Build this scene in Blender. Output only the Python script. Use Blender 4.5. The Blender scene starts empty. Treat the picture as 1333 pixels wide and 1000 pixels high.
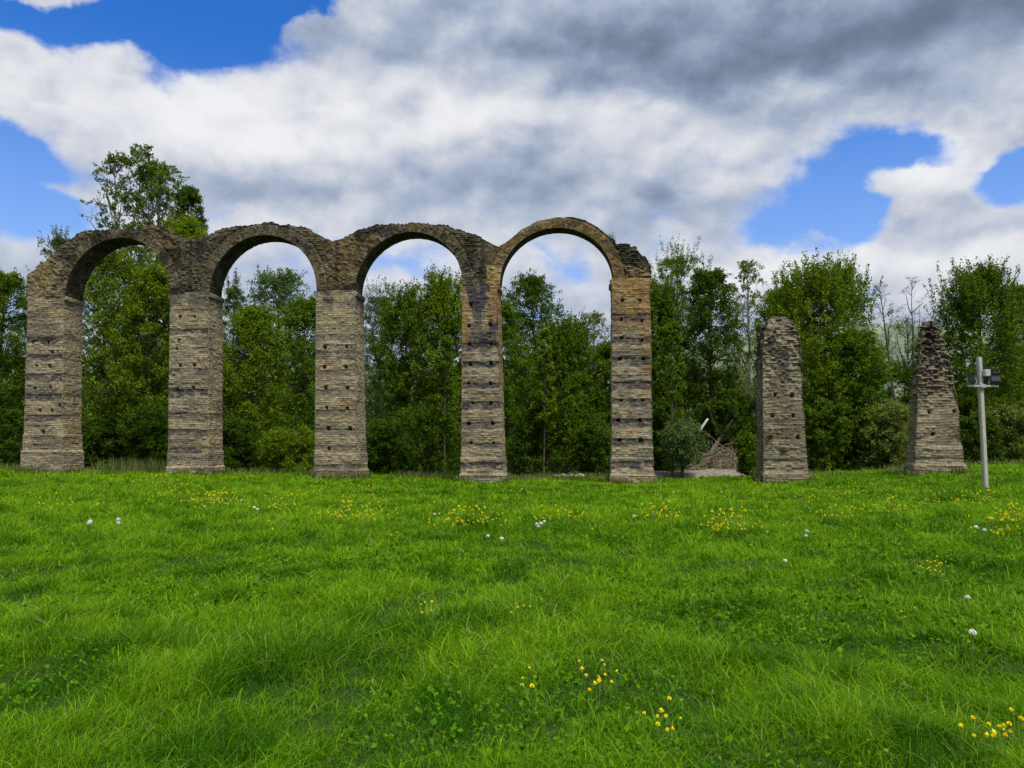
import bpy, math, random
import numpy as np
from math import radians, sin, cos, pi

R_ = random.Random(7)
G = np.random.default_rng(11)
SC = bpy.context.scene
COL = SC.collection
PITCH = radians(4.86)
EYE = 1.7

# ------------------------------------------------------------------ helpers
def at(px, py, Y):
    """point at distance Y (metres ahead) seen at pixel px,py of the 1333x1000 photograph"""
    cx, cy = (px - 666.5) / 1000.0, (500 - py) / 1000.0
    d = (cx, cos(PITCH) - cy * sin(PITCH), sin(PITCH) + cy * cos(PITCH))
    k = Y / d[1]
    return (d[0] * k, Y, EYE + d[2] * k)

def link(o):
    COL.objects.link(o); return o

def tag(o, label=None, cat=None, group=None, kind=None):
    if label: o['label'] = label
    if cat: o['category'] = cat
    if group: o['group'] = group
    if kind: o['kind'] = kind
    return o

def empty(name, loc=(0, 0, 0), rz=0.0):
    o = bpy.data.objects.new(name, None)
    o.location = loc; o.rotation_euler = (0, 0, rz); o.empty_display_size = 0.3
    return link(o)

def npmesh(name, verts, quads=None, tris=None, mat=None, parent=None, attrs=None, smooth=False, loc=None, rz=None):
    me = bpy.data.meshes.new(name)
    verts = np.ascontiguousarray(verts, dtype=np.float32)
    me.vertices.add(len(verts)); me.vertices.foreach_set('co', verts.ravel())
    idx, tot = [], []
    if quads is not None and len(quads):
        q = np.asarray(quads, dtype=np.int32); idx.append(q.ravel()); tot.append(np.full(len(q), 4, np.int32))
    if tris is not None and len(tris):
        t = np.asarray(tris, dtype=np.int32); idx.append(t.ravel()); tot.append(np.full(len(t), 3, np.int32))
    idx = np.concatenate(idx); tot = np.concatenate(tot)
    st = np.concatenate([[0], np.cumsum(tot)[:-1]]).astype(np.int32)
    me.loops.add(len(idx)); me.loops.foreach_set('vertex_index', idx)
    me.polygons.add(len(tot)); me.polygons.foreach_set('loop_start', st); me.polygons.foreach_set('loop_total', tot)
    if smooth: me.polygons.foreach_set('use_smooth', np.ones(len(tot), bool))
    for k, a in (attrs or {}).items():
        a = np.asarray(a, dtype=np.float32)
        if a.ndim == 1:
            me.attributes.new(k, 'FLOAT', 'POINT').data.foreach_set('value', a)
        else:
            me.attributes.new(k, 'FLOAT_COLOR', 'POINT').data.foreach_set('color', a.ravel())
    me.update(calc_edges=True)
    if mat: me.materials.append(mat)
    o = bpy.data.objects.new(name, me)
    if parent: o.parent = parent
    if loc is not None: o.location = loc
    if rz is not None: o.rotation_euler = (0, 0, rz)
    return link(o)

def hsh(*a):
    h = np.zeros(np.broadcast(*a).shape, np.uint64)
    for i, v in enumerate(a):
        v = np.asarray(v).astype(np.int64).astype(np.uint64)
        h = (h ^ (v * np.uint64(0x9E3779B97F4A7C15 + 2 * i * 0x51ED27))) * np.uint64(0xBF58476D1CE4E5B9)
        h ^= h >> np.uint64(29)
    h = (h * np.uint64(0x94D049BB133111EB)); h ^= h >> np.uint64(32)
    return (h & np.uint64(0xFFFFFF)).astype(np.float64) / float(0xFFFFFF)

def vnoise(x, y, z=0.0, seed=0):
    x, y, z = np.broadcast_arrays(np.asarray(x, float), np.asarray(y, float), np.asarray(z, float))
    ix, iy, iz = np.floor(x), np.floor(y), np.floor(z)
    fx, fy, fz = x - ix, y - iy, z - iz
    fx, fy, fz = [f * f * (3 - 2 * f) for f in (fx, fy, fz)]
    r = 0
    for a in (0, 1):
        for b in (0, 1):
            for c in (0, 1):
                w = (fx if a else 1 - fx) * (fy if b else 1 - fy) * (fz if c else 1 - fz)
                r = r + w * hsh(ix + a, iy + b, iz + c, np.int64(seed))
    return r

def fbm(x, y, z=0.0, seed=0, o=4):
    r, a, s = 0, 0.5, 0
    for k in range(o):
        r = r + a * vnoise(np.asarray(x) * 2 ** k, np.asarray(y) * 2 ** k, np.asarray(z) * 2 ** k, seed + k)
        s += a; a *= 0.5
    return r / s

def sst(a, b, x):
    t = np.clip((np.asarray(x, float) - a) / (b - a), 0, 1); return t * t * (3 - 2 * t)

# ------------------------------------------------------------------ node expressions
class X:
    """tiny arithmetic on node sockets"""
    def __init__(s, nt, sock): s.nt, s.s = nt, sock
    def _m(s, op, b=None, c=None, clamp=False):
        n = s.nt.nodes.new('ShaderNodeMath'); n.operation = op; n.use_clamp = clamp
        for i, v in enumerate((s, b, c)):
            if v is None: continue
            if isinstance(v, X): s.nt.links.new(v.s, n.inputs[i])
            else: n.inputs[i].default_value = float(v)
        return X(s.nt, n.outputs[0])
    def __add__(s, o): return s._m('ADD', o)
    __radd__ = __add__
    def __sub__(s, o): return s._m('SUBTRACT', o)
    def __rsub__(s, o): return s._m('MULTIPLY', -1.0) + o
    def __mul__(s, o): return s._m('MULTIPLY', o)
    __rmul__ = __mul__
    def clamp(s): return s._m('ADD', 0.0, clamp=True)
    def smooth(s, a, b):
        n = s.nt.nodes.new('ShaderNodeMapRange'); n.interpolation_type = 'SMOOTHSTEP'
        s.nt.links.new(s.s, n.inputs[0])
        n.inputs[1].default_value = a; n.inputs[2].default_value = b
        n.inputs[3].default_value = 0; n.inputs[4].default_value = 1
        return X(s.nt, n.outputs[0])

def mixrgb(nt, f, a, b, mode='MIX'):
    n = nt.nodes.new('ShaderNodeMix'); n.data_type = 'RGBA'; n.blend_type = mode
    for sock, v in ((n.inputs[0], f), (n.inputs[6], a), (n.inputs[7], b)):
        if isinstance(v, X): nt.links.new(v.s, sock)
        elif isinstance(v, bpy.types.NodeSocket): nt.links.new(v, sock)
        elif isinstance(v, (int, float)): sock.default_value = v
        else: sock.default_value = (*v, 1)
    return n.outputs[2]

def noise_n(nt, vec, scale, detail=4, rough=0.55, dist=0.0):
    n = nt.nodes.new('ShaderNodeTexNoise'); n.inputs['Scale'].default_value = scale
    n.inputs['Detail'].default_value = detail; n.inputs['Roughness'].default_value = rough
    n.inputs['Distortion'].default_value = dist
    if vec is not None: nt.links.new(vec, n.inputs['Vector'])
    return n

def newmat(name):
    m = bpy.data.materials.new(name); m.use_nodes = True
    nt = m.node_tree; p = nt.nodes['Principled BSDF']
    return m, nt, p

def attr(nt, name, out='Fac'):
    n = nt.nodes.new('ShaderNodeAttribute'); n.attribute_name = name
    return n.outputs[out]

# ------------------------------------------------------------------ materials
def leaf_mat(name, c0, c1, transl=0.35, rough=0.6, spec=0.08):
    m, nt, p = newmat(name)
    c = mixrgb(nt, X(nt, attr(nt, 'tint')), c0, c1)
    if name == 'grass_blade': c = mixrgb(nt, X(nt, attr(nt, 'dry')), c, (.36, .34, .13))
    nt.links.new(c, p.inputs['Base Color'])
    p.inputs['Roughness'].default_value = rough
    p.inputs['Specular IOR Level'].default_value = spec
    t = nt.nodes.new('ShaderNodeBsdfTranslucent')
    nt.links.new(mixrgb(nt, 1.0, c, (1.25, 1.2, 0.6), 'MULTIPLY'), t.inputs['Color'])
    mx = nt.nodes.new('ShaderNodeMixShader'); mx.inputs[0].default_value = transl
    nt.links.new(p.outputs[0], mx.inputs[1]); nt.links.new(t.outputs[0], mx.inputs[2])
    nt.links.new(mx.outputs[0], nt.nodes['Material Output'].inputs[0])
    return m

def plain_mat(name, c0, c1, scale=8, rough=0.85, bump=0.3, metallic=0.0, bscale=None, bdist=0.02):
    m, nt, p = newmat(name)
    tc = nt.nodes.new('ShaderNodeTexCoord').outputs['Object']
    n = noise_n(nt, tc, scale, 5, 0.6)
    f = X(nt, n.outputs[0]).smooth(0.3, 0.7)
    nt.links.new(mixrgb(nt, f, c0, c1), p.inputs['Base Color'])
    p.inputs['Roughness'].default_value = rough; p.inputs['Metallic'].default_value = metallic
    if bump:
        b = nt.nodes.new('ShaderNodeBump'); b.inputs['Strength'].default_value = bump; b.inputs['Distance'].default_value = bdist
        n2 = noise_n(nt, tc, bscale or scale * 4, 4)
        nt.links.new(n2.outputs[0], b.inputs['Height']); nt.links.new(b.outputs[0], p.inputs['Normal'])
    return m

def masonry_mat(name, base, warm, dark):
    m, nt, p = newmat(name)
    a = nt.nodes.new('ShaderNodeAttribute'); a.attribute_name = 'tone'
    sp = nt.nodes.new('ShaderNodeSeparateColor'); nt.links.new(a.outputs['Color'], sp.inputs[0])
    r, g, b = [X(nt, sp.outputs[i]) for i in range(3)]
    tc = nt.nodes.new('ShaderNodeTexCoord').outputs['Object']
    n = noise_n(nt, tc, 9, 6, 0.65); n2 = noise_n(nt, tc, 1.3, 4, 0.6)
    c = mixrgb(nt, g, base, warm)
    c = mixrgb(nt, X(nt, n2.outputs[0]).smooth(0.45, 0.75) * 0.35, c, (0.30, 0.29, 0.26))
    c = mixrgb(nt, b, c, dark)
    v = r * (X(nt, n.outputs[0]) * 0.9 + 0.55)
    cv = nt.nodes.new('ShaderNodeCombineColor')
    for i in range(3): nt.links.new(v.s, cv.inputs[i])
    c = mixrgb(nt, 1.0, c, cv.outputs[0], 'MULTIPLY')
    nt.links.new(c, p.inputs['Base Color'])
    p.inputs['Roughness'].default_value = 0.92; p.inputs['Specular IOR Level'].default_value = 0.15
    bp = nt.nodes.new('ShaderNodeBump'); bp.inputs['Strength'].default_value = 0.6; bp.inputs['Distance'].default_value = 0.03
    n3 = noise_n(nt, tc, 22, 4, 0.7)
    nt.links.new(n3.outputs[0], bp.inputs['Height']); nt.links.new(bp.outputs[0], p.inputs['Normal'])
    return m

M = {}
M['stone'] = masonry_mat('weathered_masonry', (0.345, 0.288, 0.172), (0.33, 0.205, 0.068), (0.060, 0.056, 0.058))
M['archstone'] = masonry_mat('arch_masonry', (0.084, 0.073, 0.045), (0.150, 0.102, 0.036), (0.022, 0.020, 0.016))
M['ragstone'] = masonry_mat('rough_masonry', (0.28, 0.238, 0.150), (0.30, 0.18, 0.08), (0.05, 0.043, 0.036))
M['bark'] = plain_mat('bark', (0.055, 0.045, 0.032), (0.12, 0.105, 0.08), 6, 0.9, 0.5)
M['palebark'] = plain_mat('pale_bark', (0.16, 0.15, 0.125), (0.30, 0.28, 0.24), 5, 0.85, 0.4)
M['deadwood'] = plain_mat('dead_wood', (0.13, 0.105, 0.07), (0.27, 0.22, 0.155), 6, 0.9, 0.3)
M['bleached'] = plain_mat('bleached_wood', (0.5, 0.46, 0.38), (0.68, 0.64, 0.55), 6, 0.8, 0.2)
M['gravel'] = plain_mat('gravel', (0.12, 0.10, 0.075), (0.25, 0.215, 0.17), 5, 0.95, 0.8)
M['earth'] = plain_mat('earth', (0.14, 0.10, 0.065), (0.24, 0.185, 0.125), 3, 0.95, 0.8)
M['concrete'] = plain_mat('pole_concrete', (0.33, 0.32, 0.28), (0.43, 0.42, 0.37), 7, 0.8, 0.25)
M['steel'] = plain_mat('galvanised_steel', (0.42, 0.44, 0.44), (0.52, 0.54, 0.54), 9, 0.5, 0.1, 0.5)
M['black'] = plain_mat('black_housing', (0.014, 0.015, 0.02), (0.025, 0.027, 0.035), 10, 0.4, 0.1)
M['lens'] = plain_mat('lamp_glass', (0.09, 0.10, 0.15), (0.14, 0.16, 0.22), 4, 0.08, 0)
M['stonepale'] = plain_mat('pale_stone', (0.20, 0.19, 0.165), (0.36, 0.345, 0.31), 6, 0.9, 0.5)
M['yellow'] = plain_mat('yellow_petal', (0.86, 0.72, 0.012), (0.93, 0.84, 0.025), 30, 0.5, 0)
M['whitefluff'] = plain_mat('seed_fluff', (0.72, 0.72, 0.68), (0.85, 0.85, 0.82), 30, 0.8, 0)
M['stem'] = plain_mat('flower_stem', (0.08, 0.16, 0.02), (0.12, 0.22, 0.03), 20, 0.6, 0)
M['grass'] = leaf_mat('grass_blade', (0.034, 0.128, 0.003), (0.198, 0.375, 0.007), 0.38, 0.5, 0.07)
M['weed'] = leaf_mat('dry_weed', (0.07, 0.14, 0.02), (0.22, 0.21, 0.09), 0.3)
LEAFS = {
 'dark':   leaf_mat('leaf_dark', (0.026, 0.062, 0.005), (0.098, 0.170, 0.010)),
 'mid':    leaf_mat('leaf_mid', (0.038, 0.086, 0.005), (0.150, 0.245, 0.012)),
 'bright': leaf_mat('leaf_bright', (0.060, 0.118, 0.005), (0.205, 0.300, 0.014)),
 'yellow': leaf_mat('leaf_yellow', (0.080, 0.140, 0.006), (0.235, 0.31, 0.016)),
 'blue':   leaf_mat('leaf_bluish', (0.050, 0.100, 0.030), (0.15, 0.225, 0.070)),
 'pale':   leaf_mat('leaf_pale', (0.080, 0.125, 0.022), (0.24, 0.29, 0.060)),
}
def ground_mat():
    m, nt, p = newmat('meadow_soil')
    tc = nt.nodes.new('ShaderNodeTexCoord').outputs['Object']
    n = noise_n(nt, tc, 0.8, 6, 0.6); n2 = noise_n(nt, tc, 9, 4)
    c = mixrgb(nt, X(nt, n.outputs[0]).smooth(0.3, 0.7), (0.014, 0.034, 0.004), (0.030, 0.062, 0.006))
    c = mixrgb(nt, X(nt, n2.outputs[0]).smooth(0.4, 0.7) * 0.5, c, (0.02, 0.03, 0.008))
    nt.links.new(c, p.inputs['Base Color']); p.inputs['Roughness'].default_value = 0.95
    p.inputs['Specular IOR Level'].default_value = 0.1
    return m
M['ground'] = ground_mat()
def hill_mat():
    m, nt, p = newmat('wooded_hill')
    tc = nt.nodes.new('ShaderNodeTexCoord').outputs['Object']
    n = noise_n(nt, tc, 0.12, 6, 0.7)
    nt.links.new(mixrgb(nt, X(nt, n.outputs[0]).smooth(0.35, 0.65), (0.06, 0.095, 0.06), (0.16, 0.20, 0.125)), p.inputs['Base Color'])  # pale blue-green: distance haze mixed into the surface colour
    p.inputs['Roughness'].default_value = 0.95
    return m
M['hill'] = hill_mat()

# ------------------------------------------------------------------ camera
cam = bpy.data.cameras.new('camera'); cam.sensor_width = 36.0; cam.lens = 36.0 * 1000 / 1333.0
cam.clip_start = 0.1; cam.clip_end = 5000
co = link(bpy.data.objects.new('camera', cam)); co.location = (0, 0, EYE); co.rotation_euler = (pi / 2 + PITCH, 0, 0)
SC.camera = co
SC.render.resolution_x, SC.render.resolution_y = 1024, 768
SC.view_settings.view_transform = 'Standard'; SC.view_settings.look = 'None'
SC.view_settings.exposure = 0.32; SC.view_settings.gamma = 1.0
SC.cycles.max_bounces = 8; SC.cycles.diffuse_bounces = 3; SC.cycles.transmission_bounces = 3; SC.cycles.glossy_bounces = 2

# ------------------------------------------------------------------ sky and sun
SUN_EL, SUN_AZ = radians(64), radians(152)      # azimuth from +Y towards +X
def sky_dir(px, py):
    x, y, z = at(px, py, 1.0); z -= EYE
    l = math.sqrt(x * x + y * y + z * z)
    return math.atan2(x, y), math.asin(z / l)

def build_world():
    w = bpy.data.worlds.new('World'); SC.world = w; w.use_nodes = True
    nt = w.node_tree; bg = nt.nodes['Background']; bg.inputs[1].default_value = 0.1
    sky = nt.nodes.new('ShaderNodeTexSky'); sky.sky_type = 'NISHITA'; sky.sun_disc = False
    sky.sun_elevation = SUN_EL; sky.sun_rotation = SUN_AZ; sky.altitude = 150
    sky.air_density = 1.0; sky.dust_density = 0.4; sky.ozone_density = 3.0
    d = nt.nodes.new('ShaderNodeTexCoord').outputs['Generated']
    sx = nt.nodes.new('ShaderNodeSeparateXYZ'); nt.links.new(d, sx.inputs[0])
    x, y, z = [X(nt, sx.outputs[i]) for i in range(3)]
    az = x._m('ARCTAN2', y); el = z._m('ARCSINE')
    # stretch clouds sideways and let them crowd towards the horizon
    def vm(op, a, b=None, val=None):
        n = nt.nodes.new('ShaderNodeVectorMath'); n.operation = op
        nt.links.new(a, n.inputs[0])
        if b is not None: nt.links.new(b, n.inputs[1])
        if val is not None: n.inputs[1].default_value = val
        return n.outputs[0]
    dv = vm('MULTIPLY', d, val=(1.0, 1.0, 1.4))
    def ncol(vec, sc, det, ro=0.55):
        n = noise_n(nt, vec, sc, det, ro); s = nt.nodes.new('ShaderNodeSeparateColor'); nt.links.new(n.outputs['Color'], s.inputs[0])
        return [X(nt, s.outputs[i]) for i in range(3)]
    w1 = ncol(dv, 5.0, 2); w2 = ncol(dv, 16.0, 4, 0.6)
    cw = nt.nodes.new('ShaderNodeCombineXYZ')
    for i_ in range(3): nt.links.new(((w2[i_] - 0.5) * 0.05 + (w1[i_] - 0.5) * 0.06).s, cw.inputs[i_])
    dw_ = vm('ADD', dv, cw.outputs[0])
    def vor(vec, sc, det=1.6):
        n = nt.nodes.new('ShaderNodeTexVoronoi'); n.feature = 'F1'
        n.inputs['Scale'].default_value = sc; n.inputs['Detail'].default_value = det; n.inputs['Roughness'].default_value = .5
        nt.links.new(vec, n.inputs['Vector']); return X(nt, n.outputs['Distance'])
    v0 = vor(dw_, 9.0); vU = vor(vm('ADD', dw_, val=(-0.014, -0.01, 0.030)), 9.0)
    U = az + (w1[0] - 0.5) * 0.14 + (w2[0] - 0.5) * 0.06
    V = el + (w1[1] - 0.5) * 0.08 + (w2[1] - 0.5) * 0.045
    def blob(px, py, rx, ry, rot=0.0):
        a0, e0 = sky_dir(px, py); k = 1000.0
        du, dw = U - a0, V - e0
        c, s = cos(radians(rot)), sin(radians(rot))
        p = (du * c + dw * s) * (k / rx); q = (dw * c - du * s) * (k / ry)
        return gexp(p * p + q * q)
    def gexp(r2):
        return (r2 * -1.0)._m('EXPONENT')
    # --- where the sky is open
    holes = [(120, 44, 170, 26, 4, 1.35), (300, 8, 130, 22, 10, 1.2), (230, 55, 60, 40, 0, 0.85), (390, 2, 50, 16, 0, 0.8), (0, 180, 56, 26, 0, 1.3),
             (10, 262, 80, 46, 0, 1.0), (1118, 242, 90, 60, 12, 1.5), (1085, 298, 75, 36, 10, 1.0), (1180, 202, 70, 24, 0, 0.8),
             (1300, 240, 46, 36, 0, 1.4), (1330, 200, 40, 20, 0, .8), (1225, 205, 40, 28, 0, .5), (1170, 345, 60, 22, 0, 0.6),
             (380, 345, 110, 30, 0, .34), (540, 345, 110, 30, 0, .36), (735, 345, 110, 40, 0, .36), (1170, 385, 90, 30, 0, .45)]
    H = None
    for px, py, rx, ry, rot, wt in holes:
        b = blob(px, py, rx, ry, rot) * wt; H = b if H is None else H + b
    fill = [(40, 0, 90, 14, 1.1), (30, 110, 120, 36, .5), (1000, 40, 420, 60, .7), (1290, 60, 120, 60, .6), (700, 90, 300, 60, .4), (480, 230, 260, 40, .35), (1290, 150, 120, 24, .4), (60, 240, 90, 14, 0.5), (1205, 235, 66, 42, 1.3), (1150, 238, 40, 30, .5), (1260, 285, 80, 40, .9),
            (1285, 205, 30, 20, .6), (1060, 312, 36, 16, .6), (1100, 345, 260, 30, .6), (1280, 340, 130, 40, .7)]
    for px, py, rx, ry, wt in fill: H = H - blob(px, py, rx, ry) * wt
    f1 = X(nt, noise_n(nt, dv, 4.2, 7, 0.58).outputs[0])
    f3 = X(nt, noise_n(nt, dv, 13.0, 6, 0.6).outputs[0])
    cover = (1.16 - H) + (f1 - 0.5) * 1.1 + (f3 - 0.5) * 0.8 + (0.58 - v0) * 0.7
    mask = cover.smooth(0.22, 0.86)
    # --- brightness of the clouds: lit tops, grey undersides
    lum = [(150, 115, 260, 60, .30), (60, 130, 130, 60, .16), (330, 185, 130, 42, .36), (470, 150, 150, 60, .26), (620, 125, 110, 52, .50), (560, 190, 120, 36, .20),
           (760, 125, 170, 40, .34), (520, 60, 170, 36, .16), (200, 150, 300, 60, .10), (690, 30, 90, 24, .14), (880, 165, 150, 50, .20), (950, 215, 110, 60, .22), (1205, 218, 66, 34, .50),
           (1240, 275, 90, 36, .26), (1290, 205, 50, 26, .25), (1150, 345, 330, 34, .40), (960, 322, 110, 26, .30), (800, 275, 70, 22, .22), (1310, 95, 70, 22, .26),
           (1120, 105, 120, 14, .16), (380, 330, 200, 50, .14), (560, 350, 160, 50, .12), (740, 345, 170, 50, .10), (200, 270, 160, 40, .12), (1310, 300, 120, 50, .08), (1200, 262, 60, 12, -.14), (1270, 300, 90, 16, -.10),
           (800, 58, 560, 42, -.36), (1000, 78, 420, 32, -.30), (1280, 40, 200, 60, -.16), (640, 75, 90, 46, -.08), (840, 95, 200, 18, -.16), (1110, 140, 150, 26, -.30),
           (735, 222, 110, 40, -.22), (620, 262, 220, 26, -.10), (430, 250, 150, 26, -.07), (860, 265, 120, 30, -.22), (330, 105, 110, 24, -.08), (250, 230, 90, 24, -.06), (980, 275, 70, 30, -.12)]
    L = None
    for px, py, rx, ry, wt in lum:
        b = blob(px, py, rx * .95, ry) * (wt * .8); L = b if L is None else L + b
    up = vm('ADD', dv, val=(-0.012, -0.01, 0.040))
    f1u = X(nt, noise_n(nt, up, 4.2, 7, 0.58).outputs[0])
    up3 = vm('ADD', dv, val=(-0.006, -0.004, 0.016))
    f3u = X(nt, noise_n(nt, up3, 13.0, 6, 0.6).outputs[0])
    relief = (f1 - f1u) * 0.6 + (f3 - f3u) * 0.55 + (vU - v0) * 0.46
    B = L + 0.50 + relief + (f1 - 0.5) * 0.18 - (cover.smooth(0.8, 1.9)) * 0.04
    B = B + (1.0 - cover.smooth(0.35, 1.05)) * 0.14
    B = B.smooth(-0.28, 1.22)
    cr = nt.nodes.new('ShaderNodeValToRGB'); nt.links.new(B.s, cr.inputs[0])
    el_ = cr.color_ramp.elements
    stops = [(0.0, (1.15, 1.42, 2.05)), (0.25, (2.15, 2.65, 3.6)), (0.5, (3.4, 3.9, 4.85)), (0.75, (5.2, 5.4, 5.9)), (1.0, (7.2, 7.2, 7.25))]
    el_[0].position, el_[0].color = stops[0][0], (*stops[0][1], 1)
    el_[1].position, el_[1].color = stops[-1][0], (*stops[-1][1], 1)
    for p, c in stops[1:-1]:
        e = el_.new(p); e.color = (*c, 1)
    skyc = mixrgb(nt, 1.0, sky.outputs[0], (0.24, 0.78, 1.50), 'MULTIPLY')
    skyc = mixrgb(nt, (el * -1.0).smooth(-0.50, -0.10) * 0.7, skyc, (3.3, 4.7, 7.4))
    c = mixrgb(nt, mask * 0.97, skyc, cr.outputs[0])
    nt.links.new(c, bg.inputs[0])
build_world()
sun = bpy.data.lights.new('sun', 'SUN'); sun.energy = 4.2; sun.angle = radians(18); sun.color = (1.0, 0.95, 0.86)
so = link(bpy.data.objects.new('sun', sun)); so.rotation_euler = (pi / 2 - SUN_EL, 0, -SUN_AZ + pi)
# ------------------------------------------------------------------ the row of the aqueduct: a local frame
YAW = radians(-5.0)
ROW_D = 42.0
OX = at(628, 600, ROW_D)[0]
RU = (cos(YAW), sin(YAW))                     # along the row (to the right, coming nearer)
RV = (-sin(YAW), cos(YAW))                    # into the depth
def arc(px, py):
    """point of the front plane of the row seen at a pixel -> (X along the row, Z up)"""
    d = at(px, py, 1.0); dx, dy, dz = d[0], 1.0, d[2] - EYE
    # solve t*(dx,dy) = (OX,ROW_D) + s*RU
    det = dx * -RU[1] + dy * RU[0]
    t = (OX * -RU[1] + ROW_D * RU[0]) / det
    s = (dx * ROW_D - dy * OX) / det * -1.0
    s = ((t * dx - OX) * RU[0] + (t * dy - ROW_D) * RU[1])
    return s, EYE + t * dz
def row_xy(s, dep=0.0):
    return OX + s * RU[0] + dep * RV[0], ROW_D + s * RU[1] + dep * RV[1]

# ------------------------------------------------------------------ terrain
_px = np.array([-900, -200, 0, 55, 245, 440, 630, 820, 900, 1020, 1100, 1220, 1333, 1500, 2200])
_py = np.array([612, 612, 612, 618, 619, 624, 630, 632, 633, 630, 625, 620, 614, 609, 606])
_s, _z = zip(*[arc(a, b) for a, b in zip(_px, _py)])
ROW_X = np.array([row_xy(s)[0] for s in _s]); ROW_Z = np.array(_z)
def ground(x, y):
    x, y = np.asarray(x, float), np.asarray(y, float)
    zr = np.interp(x, ROW_X, ROW_Z)
    z = zr * sst(6, 38, y)
    t = sst(45, 60, y)
    z = z * (1 - t) + (-0.42) * t
    near = 1 - sst(38, 52, y)
    z = z + near * ((fbm(x * .16, y * .16, 0, 5, 3) - .5) * .16 + (fbm(x * 1.1, y * 1.1, 0, 9, 3) - .5) * .26)
    return z
xs = np.concatenate([np.linspace(-900, -60, 24)[:-1], np.linspace(-60, 60, 420), np.linspace(60, 900, 24)[1:]])
ys = np.concatenate([np.linspace(-60, 1, 16)[:-1], np.linspace(1, 20, 150)[:-1], np.linspace(20, 62, 130)[:-1], np.linspace(62, 1500, 40)])
XX, YY = np.meshgrid(xs, ys); ZZ = ground(XX, YY)
nx, ny = len(xs), len(ys)
ii = (np.arange(ny - 1)[:, None] * nx + np.arange(nx - 1)[None, :]).ravel()
tag(npmesh('ground', np.stack([XX, YY, ZZ], -1).reshape(-1, 3), np.stack([ii, ii + 1, ii + nx + 1, ii + nx], 1), mat=M['ground'], smooth=True), kind='structure')

def strip(name, x0, x1, y0, y1, mat, lift, n=60, edge=0.25, seed=3):
    """an uneven sheet lying on the ground"""
    xs = np.linspace(x0, x1, n); vs = np.linspace(0, 1, 14)
    A, B = np.meshgrid(xs, vs)
    w = (fbm(A * .5, B * 0 + 3, 0, seed, 3) - .5) * edge * (y1 - y0)
    Y = y0 + w + (y1 - y0 - w) * B
    e = np.sin(np.clip((A - x0) / (x1 - x0), 0, 1) * pi) ** .35
    Y = (y0 + y1) / 2 + (Y - (y0 + y1) / 2) * np.maximum(e, .02)
    bulge = np.sin(B * pi) ** .6 * e
    Z = ground(A, Y) + .02 + lift * bulge + (fbm(A * 1.3, Y * 1.3, 0, seed + 1, 3) - .5) * lift * .6 * bulge
    ii = (np.arange(13)[:, None] * n + np.arange(n - 1)[None, :]).ravel()
    return tag(npmesh(name, np.stack([A, Y, Z], -1).reshape(-1, 3), np.stack([ii, ii + 1, ii + n + 1, ii + n], 1), mat=mat, smooth=True), kind='structure')
strip('gravel_bank', 7.5, 24, 52, 59.5, M['gravel'], .62)
strip('gravel_strip', -2, 9, 53.5, 58.5, M['gravel'], .16, seed=8)
strip('earth_bank', 12.8, 20.2, 56.2, 60.5, M['earth'], 1.5, seed=13)

# ------------------------------------------------------------------ masonry
def stones(u, v, seed, ch):
    """uneven courses of small stones: per-stone random value, joint mask, course random"""
    u = u + (vnoise(u * 3, v * 3, 0, seed + 50) - .5) * .06
    v = v + (vnoise(u * .9, v * 1.1, 0, seed + 51) - .5) * ch * .9
    c = np.floor(v / ch); rc = hsh(c, np.int64(seed))
    w = (.14 + .19 * rc) * ch / .13
    uu = u / w + rc * 7
    k = np.floor(uu); rs = hsh(c, k, np.int64(seed + 1))
    fv = v / ch - c; fu = uu - k
    joint = np.maximum(1 - sst(0, .3, np.minimum(fv, 1 - fv)), (1 - sst(0, .22, np.minimum(fu, 1 - fu))) * .7)
    return rs, joint, rc

def loop_mesh(P, cap=True):
    """faces of a stack of closed rings P[rows, cols]"""
    nr, nc = P.shape[:2]
    a = (np.arange(nr - 1)[:, None] * nc + np.arange(nc)[None, :])
    b = (np.arange(nr - 1)[:, None] * nc + (np.arange(nc)[None, :] + 1) % nc)
    q = np.stack([a, b, b + nc, a + nc], -1).reshape(-1, 4)
    V = P.reshape(-1, 3); t = None
    if cap:
        V = np.concatenate([V, P[-1].mean(0)[None]], 0)
        k = np.arange(nc); t = np.stack([(nr - 1) * nc + k, (nr - 1) * nc + (k + 1) % nc, np.full(nc, nr * nc)], 1)
    return V, q, t

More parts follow.
